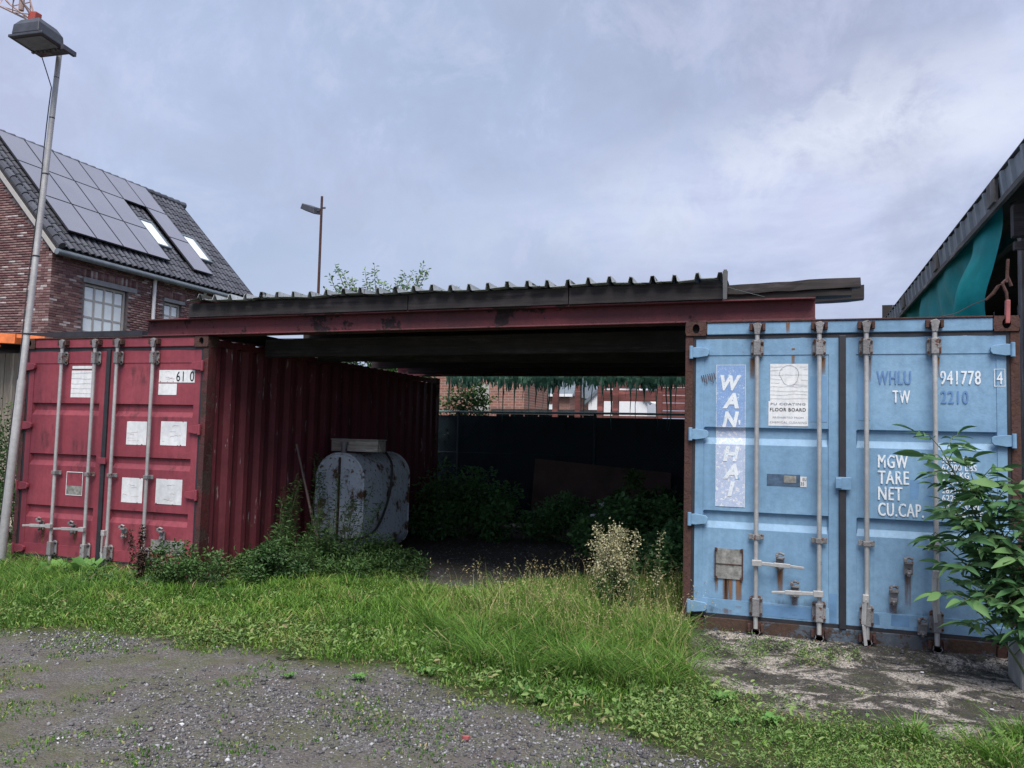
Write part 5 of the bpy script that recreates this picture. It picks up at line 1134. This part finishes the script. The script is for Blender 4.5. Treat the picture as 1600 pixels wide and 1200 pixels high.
# ------------------------------------------------------------------ bushes and weeds
bush('weed_mound', 'loose low weeds between the red corner post and the stick', 'weeds', (-5.25, 7.55, 0), (.6, .5, .14), 1500, .05, .014, 'leaf_mid', 34, 8, tb=(.3, .95))
bush('weed_mound', 'loose low weeds at the edge of the dark floor right of the tank', 'weeds', (-4.25, 8.45, 0), (.5, .4, .10), 1300, .05, .014, 'leaf_mid', 30, 8, tb=(.2, .85))
bush('weed_mound', 'loose low weeds in front of the dead dock stalk and red doors', 'weeds', (-6.2, 6.35, 0), (.6, .22, .08), 1000, .045, .018, 'leaf_mid', 30, 6, tb=(.2, .9))
bush('bramble_bush', 'low bramble bush in front of the right door of the red container', 'bush', (-5.6, 6.66, 0), (.46, .26, .24), 1900, .036, .022, 'leaf_mid', 20, 12, tb=(.05, .7))
bush('bramble_bush', 'spreading weed mound at the corner of the red container beside the rusty post', 'bush', (-5.08, 7.25, 0), (.42, .32, .20), 3200, .038, .022, 'leaf_mid', 24, 10, tb=(.1, .7))
bush('weed_mound', 'leafy weed mound in the middle of the verge below the leaning stick', 'weeds', (-4.75, 7.75, 0), (.6, .45, .15), 1500, .055, .015, 'leaf_mid', 30, 8, tb=(.3, .95))
bush('weed_mound', 'dark green weed mound at the foot of the oil tank', 'weeds', (-4.95, 8.35, 0), (.55, .42, .17), 3600, .045, .018, 'leaf_mid', 26, 8, tb=(.05, .6))
bush('weed_mound', 'small weed mound in front of the right foot of the oil tank', 'weeds', (-4.7, 9.0, 0), (.35, .25, .12), 1600, .045, .018, 'leaf_mid', 14, 6, tb=(.1, .7))
bush('nettle_patch', 'dark nettle patch filling the back left of the canopy beside the tank', 'nettles', (-4.85, 12.1, 0), (.95, .75, .48), 6500, .075, .045, 'leaf_dark', 46, 14, tb=(.05, .6))
bush('nettle_patch', 'low dark nettles in the middle of the canopy in front of the brown board', 'nettles', (-3.25, 12.4, 0), (.8, .5, .34), 3600, .07, .042, 'leaf_dark', 34, 10, tb=(.05, .55))
bush('ivy_mound', 'broad leaved dark green mound inside the canopy near the blue container', 'bush', (-1.85, 10.9, 0), (.75, .6, .40), 6500, .075, .055, 'leaf_dark', 44, 12, tb=(.3, .95))
bush('elder_bush', 'taller bright topped young bush in the right rear of the canopy', 'bush', (-1.9, 11.6, 0), (.42, .4, .56), 3400, .085, .045, 'leaf_mid', 26, 10, tb=(.1, .6))
bush('ivy_mound', 'dark foliage hugging the left side of the blue container', 'bush', (-1.15, 9.4, 0), (.3, .9, .30), 3600, .06, .04, 'leaf_dark', 30, 8, tb=(.2, .8))
tree = bush('fruit_tree', 'leafy tree behind the red container whose twigs stick up above the canopy roof', 'tree', (-8.7, 16.2, 0), (1.35, 1.0, 1.0), 5200, .10, .055, 'leaf_mid', 50, 14, tb=(.3, .95), stem='bark', base=2.35)
B().tube([(-8.7, 16.2, 0), (-8.75, 16.2, 1.4), (-8.6, 16.2, 2.8)], [.11, .09, .05], 9).build('trunk', 'bark', tree, smooth=True)
b = B(); parts = []
for (px, py) in ((523, 412), (545, 440), (570, 420), (505, 448), (592, 436), (610, 450), (632, 425), (662, 414), (640, 438), (622, 440), (655, 432), (535, 425), (578, 445), (716, 452), (515, 430), (560, 450), (585, 415), (600, 440), (645, 425), (668, 420), (630, 452), (530, 450), (550, 432)):
    e = pl(px, py, 1, 16.2); s_ = Vector((-8.7+(e.x+8.7)*.45+random.uniform(-.15, .15), 16.2, 3.9)); m_ = (e+s_)/2+Vector((random.uniform(-.06, .06), 0, .05))
    b.tube([s_, m_, e], [.012, .009, .004], 5); n = 60; t = .15+.85*rng.random(n); c = np.array([tuple(stempt(s_, m_, e, q_)) for q_ in t]); d = rdir(n, .3, .35); c = c+d*rng.random(n)[:, None]*.05
    parts.append(leaves(c, d, .085*(.6+.7*rng.random(n)), .040, rng.uniform(.3, .95, n)))
b.build('twig', 'bark', tree); off = rootloc(tree); merge('foliage', parts, 'leaf_pale', tree, 'stuff', off=tuple(off))
ot = bush('climbing_shrub', 'leafy climber sprawling over the left end of the rear fence behind the canopy', 'shrub', (-5.9, 14.5, 0), (.85, .4, 1.05), 3600, .075, .045, 'leaf_mid', 34, 10, tb=(.3, .95), base=.55)
bush('garden_bush', 'green bush showing past the left edge of the red container behind the lamp post', 'bush', (-10.0, 8.6, 0), (.75, .6, .95), 6000, .05, .03, 'leaf_mid', 44, 10, tb=(.2, .9))
bush('dark_hedge', 'overgrown dark hedge at the far right beside the blue container', 'hedge', (2.35, 7.6, 0), (.4, .7, 1.1), 3000, .07, .04, 'leaf_dark', 30, 8)
for bx, by, hh, ln, lab in ((-5.45, 8.15, 1.12, (.12, 0), 'tall thin weed climbing the red container wall left of the stick'), (-5.25, 8.55, 1.35, (-.05, .05), 'tallest weed against the red wall behind the leaning stick'), (-4.85, 8.75, 1.0, (.22, 0), 'weed leaning across the rusty end of the oil tank'), (-5.3, 7.75, .85, (.1, 0), 'shorter weed at the front of the red side wall'), (-5.55, 8.35, .95, (-.02, .0), 'dark weed flat against the red ribs behind the other weeds'), (-5.1, 8.1, .75, (.25, 0), 'bushy weed in front of the foot of the stick'), (-5.0, 8.5, 1.1, (.05, .0), 'weed standing between the stick and the tank'), (-4.55, 8.7, .45, (.1, 0), 'short weed under the right corner of the tank')):
    weed('tall_weed', lab, 'weed', (bx, by), hh, ln, 'leaf_mid', 420, .05, .014, .22, 'tall weeds along the red container wall')
spots9 = [(-5.5, 7.0), (-5.3, 7.35), (-5.1, 7.1), (-4.95, 7.6), (-4.7, 7.45), (-4.6, 7.95), (-4.4, 8.1), (-4.95, 8.15), (-5.35, 7.9), (-4.2, 8.35), (-5.9, 6.75), (-4.1, 8.8)]
lab9 = ['low weed at the foot of the rusty red corner post', 'low weed just right of the red corner post', 'low weed nearest the camera in front of the red side wall', 'low weed in the middle of the tangle below the leaning stick', 'low weed at the front of the tangle below the tall weeds', 'low weed in front of the left foot of the oil tank', 'low weed in front of the middle of the oil tank', 'low weed right beside the foot of the leaning stick', 'low weed behind the others against the red side wall', 'low weed at the right end of the tangle beside the dark floor', 'low weed directly under the right edge of the red doors', 'low weed at the right foot of the oil tank beside the dark floor']
for i, (bx, by) in enumerate(spots9):
    weed('low_weed', lab9[i], 'weed', (bx+random.uniform(-.05, .05), by), random.uniform(.28, .6) if i not in (5, 6, 9, 11) else random.uniform(.15, .28), (random.uniform(-.3, .4), random.uniform(-.3, .1)), 'leaf_mid', random.randint(260, 420), .055, .016, .30, 'low weeds between the red container and the tank')
# dead dock stems and broad dock leaves by the red doors
dd_ = thing('dead_dock_stems', 'dark dead seed stalk standing in front of the right red container door', 'dead weed', (-6.0, 6.5, 0)); b = B(); parts = []
for k in range(5):
    bx = -6.0+random.uniform(-.05, .05); hh = random.uniform(.3, .62) if k else .66; e = Vector((bx+random.uniform(-.12, .12)*(k > 0)-.0, 6.5+random.uniform(-.05, .05), hh)); b.tube([(bx, 6.5, 0), (bx+.01, 6.5, hh*.5), e], [.007, .006, .003], 5)
    n = 160; t = .35+.65*rng.random(n); c = np.stack([bx+(e.x-bx)*t, 6.5+(e.y-6.5)*t, hh*t], 1)+rng.normal(0, .012, (n, 3)); parts.append(leaves(c, rdir(n, .3, .4), .025, .016, rng.random(n)))
b.build('stem', 'dead', dd_); off = rootloc(dd_); settint(dd_.children[0].data, .3); merge('seed_head', parts, 'dead', dd_, 'stuff', off=tuple(off))
def rosette(name, label, cat, c, n, L, W, mat, up=.5, group=None):
    root = thing(name, label, cat, (c[0], c[1], 0), group)
    for i in range(n):
        a = 6.283*i/n+random.uniform(-.3, .3); l = L*random.uniform(.7, 1.15); w = W*random.uniform(.8, 1.1); u0 = up*random.uniform(.6, 1.3); V = []; m_ = 7
        for j in range(m_+1):
            u = j/m_; r_ = l*u*(1-.15*u*u0); z_ = .01+l*(u0*u-.55*u0*u*u*u); wv = w*.5*math.sin(math.pi*(u**.75*.94+.06))**.7 if j < m_ else .002
            wob = .008*math.sin(j*2.3+i)
            for s_ in (-1, 0, 1): V.append((r_*math.cos(a)-s_*wv*math.sin(a), r_*math.sin(a)+s_*wv*math.cos(a), z_+abs(s_)*wv*.3+wob*abs(s_)))
        F = []
        for j in range(m_): k = 3*j; F += [(k, k+3, k+4, k+1), (k+1, k+4, k+5, k+2)]
        me = bpy.data.meshes.new('leaf'); me.from_pydata(V, [], F); me.materials.append(M[mat]); settint(me, random.uniform(.1, .95)); me.polygons.foreach_set('use_smooth', [True]*len(F)); link('leaf', me, root)
    return root
rosette('dock_plant', 'broad leaved dock plant under the left red container door', 'dock plant', (-7.25, 6.72), 8, .32, .12, 'leaf_dock', .75)
rosette('dock_plant', 'broad leaved dock plant at the centre seam of the red container doors', 'dock plant', (-6.95, 6.80), 8, .34, .12, 'leaf_dock', 1.0)
rosette('dock_plant', 'dock leaves beside the dead seed stalk', 'dock plant', (-5.9, 6.45), 6, .24, .08, 'leaf_dock', .9)
rosette('dock_plant', 'bright dock leaves in the weeds in front of the tank', 'dock plant', (-5.15, 7.7), 7, .28, .08, 'leaf_dock', .9)
for px, py, L, up, lab in ((1147, 1132, .075, .5, 'round leaved weed in the low herbs nearest the bottom edge'), (1128, 1098, .11, .8, 'upright pale leaved weed in the herbs left of the slab'), (1208, 1133, .10, .8, 'small toothed weed in the middle of the low herbs'), (1290, 1007, .12, .6, 'bright low weed at the foot of the blue door seam'), (1190, 1008, .11, .5, 'weed clump under the first locking bar of the blue container'), (1322, 1010, .08, .6, 'small weed right of the centre of the blue container'), (1440, 1150, .10, .7, 'weed at the left of the grass tuft by the slab'), (668, 1052, .10, .35, 'grey green weed at the edge of the gravel in the middle'), (560, 1060, .07, .3, 'small lone weed on the gravel edge'), (818, 1085, .09, .5, 'light green weed in front of the long grass'), (845, 1098, .08, .5, 'low weed on the gravel side of the long grass'), (450, 1058, .06, .3, 'tiny weed on the gravel left of the grass tip'), (262, 970, .10, .5, 'rosette weed in the grass below the red doors'), (905, 1092, .10, .6, 'broad weed at the root of the long grass')):
    rosette('broadleaf_weed', lab, 'weed', gp(px, py), random.randint(7, 11), L, L*.38, 'leaf_dock', up, 'broadleaf weeds in the verge')
# pale fluffy seeding plant
fz = thing('seeding_fleabane', 'tall pale plant gone to fluffy seed at the left front corner of the blue container', 'weed', (-1.30, 7.1, 0)); b = B(); ps = []; pf = []
for k in range(30):
    bx, by = -1.30+random.uniform(-.18, .2), 7.15+random.uniform(-.2, .2); hh = random.uniform(.45, .86); e = Vector((bx+random.uniform(-.22, .18), by+random.uniform(-.1, .1), hh)); 
    if k < 16: e.x = -1.50+random.uniform(-.15, .15); e.z = random.uniform(.52, .86)
    b.tube([(bx, by, 0), ((bx+e.x)/2+.02, (by+e.y)/2, hh*.55), e], [.005, .004, .002], 4)
    n = 170 if k < 16 else 50; t = (.62 if k < 16 else .7)+(.38 if k < 16 else .3)*rng.random(n)**.7; c = np.stack([bx+(e.x-bx)*t, by+(e.y-by)*t, e.z*t], 1)+rng.normal(0, .026, (n, 3)); pf.append(leaves(c, rdir(n, .2, .5), .021*(.6+.8*rng.random(n)), .015, rng.random(n)))
    n = 40; t = rng.random(n)*.7; c = np.stack([bx+(e.x-bx)*t, by+(e.y-by)*t, e.z*t], 1); ps.append(leaves(c, rdir(n, .4, .3), .06, .012, rng.uniform(.3, .9, n)))
b.build('stem', 'stem', fz); off = tuple(rootloc(fz)); merge('seed_head', pf, 'fluff', fz, 'stuff', off=off); merge('foliage', ps, 'leaf_mid', fz, 'stuff', off=off)

# ------------------------------------------------------------------ grass verge, one mass
def scatter(n, poly):
    xs_ = [p[0] for p in poly]; ys_ = [p[1] for p in poly]; X_ = rng.uniform(min(xs_), max(xs_), n*3); Y_ = rng.uniform(min(ys_), max(ys_), n*3); k = inpoly(X_, Y_, poly); return X_[k][:n], Y_[k][:n]
def g2(px, py, cx_, cy_, sx_, sy_): return np.exp(-((px-cx_)/sx_)**2-((py-cy_)/sy_)**2)
grown = [(x_, y_) for x_, y_ in GRASS]
xx, yy = rng.uniform(-9, 1.6, 620000), rng.uniform(3.0, 11.2, 620000)
dG = pdist(xx, yy, GRASS); px, py = to_px(xx, yy, 0*xx)
dens = np.clip(dG/.42+.12+(fbm(xx, yy, .42, 51)-.5)*3.0, 0, 1)*.60*(.55+.45*(fbm(xx, yy, .16, 53) > .45))
dens *= 1-.88*np.clip(g2(px, py, 790, 893, 120, 22)+0*px, 0, 1)
dens *= np.where((px > 1060) & (py < 1050), .12, 1)
dens += np.where((dG < .1) & (dG > -2.2) & (yy < 6), .30*np.clip((fbm(xx, yy, .30, 77)-.55)*8, 0, 1), 0)
dens = np.where((yy > 8.9) & (xx < -1.4) & (xx > -5), dens*np.clip((9.9-yy)/1.0, 0, 1), dens)
keep = (rng.random(len(xx)) < dens) & (px > -80) & (px < 1680) & ~((xx < -5.75) & (yy > 7.04)) & ~((xx > -.83) & (yy > 6.98)) & ~((py > 1240))
xx, yy, px, py, dG = xx[keep], yy[keep], px[keep], py[keep], dG[keep]
tall = np.clip(dG/.7, 0, 1)
h = .025+.11*tall*(.10+1.9*np.clip(fbm(xx, yy, .28, 61)-.25, 0, 1))
h += .16*g2(px, py, 860, 950, 190, 45)+.12*g2(px, py, 1010, 985, 70, 60)+.10*g2(px, py, 60, 915, 160, 45)+.06*g2(px, py, 420, 930, 250, 35)
h *= np.where((px > 1050) & (py > 1040), .45, 1); h *= rng.uniform(.5, 1.35, len(h)); h = np.where(dG < .1, np.minimum(h, .022), h)
lean = h*rng.uniform(.15, 1.1, len(h)); w = rng.uniform(.0035, .0125, len(h))*(1+.5*g2(px, py, 300, 940, 300, 60))
bright = g2(px, py, 560, 960, 260, 60)+.6*g2(px, py, 200, 950, 200, 50)
straw = .15*g2(px, py, 900, 940, 190, 60)+.12*g2(px, py, 1050, 1010, 90, 60)
tint = rng.uniform(.10, .66, len(h))+.08*bright+(fbm(xx, yy, .35, 71)-.5)*.7; tint = np.where(rng.random(len(h)) < .035+straw, rng.uniform(.74, 1, len(h)), tint); tint = np.where((dG < .15) & (rng.random(len(h)) < .5), np.where(rng.random(len(h)) < .6, rng.uniform(-.1, .2, len(h)), rng.uniform(.66, .86, len(h))), tint)
A = blades(xx, yy, h, w, lean, tint.clip(0, 1))
# long arching tufts
parts = [A]; cxs = []
for k in range(72):
    qx, qy = random.uniform(700, 1075), random.uniform(990, 1085)
    if qy > 1040+(qx-700)*.18: continue
    cxs.append((gp(qx, qy), .30, 1.0))
for k in range(26): cxs.append((gp(random.uniform(650, 1060), random.uniform(940, 1000)), .36, .7))
for k in range(16): cxs.append((gp(random.uniform(0, 620), random.uniform(905, 960)), .20, .8))
for k in range(9): cxs.append((gp(random.uniform(1410, 1620), random.uniform(1150, 1200)), .15, .9))
for k in range(14): cxs.append((gp(random.uniform(-60, 160), random.uniform(880, 935)), .27, 1.1))
for k in range(26): cxs.append(((random.uniform(-8.6, -5.8), random.uniform(6.45, 6.95)), .22, .9))
for k in range(10): cxs.append((gp(random.uniform(480, 640), random.uniform(860, 900)), .26, 1.0))
dark9 = len(cxs)
for k in range(90): cxs.append((gp(random.uniform(-40, 1060), 895+random.random()*(60 if k % 2 else 110)), random.uniform(.10, .24), random.uniform(.5, 1.2)))
cxs = [c9 for i9, c9 in enumerate(cxs) if i9 < dark9 or pdist(np.array([c9[0][0]]), np.array([c9[0][1]]), GRASS)[0] > .15]
for i9, (c, hh, lf) in enumerate(cxs):
    n = 110 if i9 < dark9 else 60; r_ = np.abs(rng.normal(0, .07, n)); a = rng.random(n)*6.283; H_ = hh*rng.uniform(.5, 1.25, n); hd_ = np.where(rng.random(n) < .40, rng.normal(3.6, .8, n), a)
    tn = rng.uniform(.1, .55, n)+random.uniform(-.1, .12)-(.22 if i9 >= dark9 and i9 % 3 else 0); tn = np.where(rng.random(n) < .10, rng.uniform(.75, 1, n), tn)
    parts.append(blades(c[0]+r_*np.cos(a), c[1]+r_*np.sin(a), H_, rng.uniform(.004, .008, n), H_*lf*rng.uniform(.5, 1.3, n), tn.clip(0, 1), hd_))
n = 9000; sx_, sy_ = scatter(n, GRASS); n = len(sx_); dq = pdist(sx_, sy_, GRASS); parts.append(blades(sx_, sy_, rng.uniform(.01, .035, n)*np.where(dq < .3, .5, 1), rng.uniform(.003, .006, n), rng.uniform(.05, .16, n), rng.uniform(.72, 1, n)))
# dry seeding stalks
n = 1300; sx_, sy_ = scatter(n, [gp(*p) for p in ((700, 965), (900, 940), (1060, 910), (1085, 1060), (960, 1050), (700, 1000))]); n = len(sx_); H_ = rng.uniform(.22, .55, n); parts.append(blades(sx_, sy_, H_, rng.uniform(.002, .004, n), H_*rng.uniform(.1, .6, n), rng.uniform(.55, 1, n)))
V, q_, t_, tn = parts[-1]; tips = V.reshape(-1, 7, 3)[:, 6][::2]; m_ = len(tips); c = np.repeat(tips, 7, 0)+np.random.default_rng(3).normal(0, 1, (m_*7, 3))*np.array([.008, .008, .03]); sd_parts = leaves(c, rdir(len(c), .5, .3), .016, .006, rng.uniform(.8, 1, len(c)))
g_ = merge('grass', parts+[sd_parts], 'grass', None, 'stuff')
# broad small leaves in the verge: clover, plantain, chickweed
n = 60000; xx, yy = rng.uniform(-9, 2.2, n*3), rng.uniform(3.0, 10, n*3); dG = pdist(xx, yy, GRASS); px, py = to_px(xx, yy, 0*xx)
herbz = ((px > 1060) & (py > 1035)) | ((px > 980) & (py > 1075))
dn = np.clip(dG/.25+.2+(fbm(xx, yy, .3, 91)-.5)*2, 0, 1)*np.where(herbz, 1.0, np.where(px < 700, .34, .24))*(.4+.6*(fbm(xx, yy, .6, 95) > .5)); dn = np.where(dG > 1.2, dn*.6, dn)
front = (px > 1090) & (px < 1360) & (py < 1045) & (py > 990); dn = np.where(front, np.clip((fbm(xx, yy, .2, 97)-.42)*5, 0, .8), dn)
dn = np.where((px > 1345) & (py < 1130), 0, dn)
kp = (rng.random(n*3) < dn) & (px > -60) & (px < 1700) & ~((xx < -5.75) & (yy > 7.04)) & ~((xx > -.83) & (yy > 6.98)) & (py < 1240)
xx, yy, px, py = xx[kp], yy[kp], px[kp], py[kp]; hz = ((px > 1060)); zl = rng.random(len(xx))**1.3*np.where(hz, .075, .09)*(.5+fbm(xx, yy, .25, 99)); c = np.stack([xx, yy, zl+.004], 1)
c = np.repeat(c, 3, 0)+rng.normal(0, .010, (len(c)*3, 3)); c[:, 2] = np.abs(c[:, 2]); d = rdir(len(c), .35, .35)
sz = rng.uniform(.014, .032, len(c))*np.repeat(np.where(hz, .75, 1.0+.7*(fbm(xx, yy, .3, 111) > .55)), 3)
nb_ = 6500; bx_, by_ = scatter(nb_, GRASS); ok_ = (pdist(bx_, by_, GRASS) > -.02) & ((fbm(bx_, by_, .35, 131)) > .47); bx_, by_ = bx_[ok_], by_[ok_]; ppx, ppy = to_px(bx_, by_, 0*bx_); ok_ = (ppy < 1240) & (ppx > -80) & ~((ppx > 620) & (ppy < 925)); bx_, by_ = bx_[ok_], by_[ok_]
bc = np.stack([bx_, by_, rng.uniform(.015, .11, len(bx_))], 1); bd2 = rdir(len(bx_), .35, .25); bsz = rng.uniform(.02, .055, len(bx_))
broad = leaves(bc, bd2, bsz, bsz*.5, rng.uniform(.4, .95, len(bx_)))
merge('ground_cover', [broad, leaves(c, d, sz, sz*.45, (rng.uniform(.15, .95, len(c))))], 'herb', None, 'stuff')

# ------------------------------------------------------------------ gravel stones, one mass
n = 150000; xx, yy = rng.uniform(-8.5, 2.0, n), rng.uniform(2.75, 7.4, n); px, py = to_px(xx, yy, 0*xx); dG = pdist(xx, yy, GRASS); dS = pdist(xx, yy, SLAB)
dn = np.where(dG < .05, .30+1.1*(fbm(xx, yy, .7, 41, 4)-.40)*3, .02); dn = np.where(dS > -.05, .10, dn); dn = np.where((yy > 6.7) & (xx > -.9), .5, dn); kp = (rng.random(n) < dn) & (px > -60) & (px < 1660) & (py < 1240); xx, yy = xx[kp], yy[kp]
a1, a2 = rng.uniform(-4.9, -1.6, 5000), rng.uniform(8.2, 12, 5000); xx = np.concatenate([xx, a1]); yy = np.concatenate([yy, a2])
n = len(xx); s_ = rng.lognormal(-5.08, .46, n).clip(.0025, .021); base = np.array([(1, 0, 0), (0, 1, 0), (-1, 0, 0), (0, -1, 0), (0, 0, 1), (0, 0, -1)], float)
V = base[None]*s_[:, None, None]*rng.uniform(.55, 1.3, (n, 6, 1)); V[:, :, 2] *= .65; V[:, :4, 2] += rng.normal(0, .25, (n, 4))*s_[:, None]
a = rng.random(n)*6.283; ca_, sa_ = np.cos(a)[:, None], np.sin(a)[:, None]; V[:, :, 0], V[:, :, 1] = V[:, :, 0]*ca_-V[:, :, 1]*sa_, V[:, :, 0]*sa_+V[:, :, 1]*ca_
V += np.stack([xx, yy, gheight(xx, yy)+s_*.25], 1)[:, None, :]
tr_ = np.array([(0, 1, 4), (1, 2, 4), (2, 3, 4), (3, 0, 4), (1, 0, 5), (2, 1, 5), (3, 2, 5), (0, 3, 5)]); T_ = ((np.arange(n)*6)[:, None, None]+tr_[None]).reshape(-1, 3)
tn = rng.random(n)**1.2; tn = np.where(rng.random(n) < .90, tn*.85, tn); tn = np.where(np.hypot(xx*0, 0)+(pdist(xx, yy, SLAB) > -.05), tn*.6, tn)
link('gravel', np_mesh('gravel', V.reshape(-1, 3), None, T_, np.repeat(tn, 8), 'stone'), None, 'stuff')
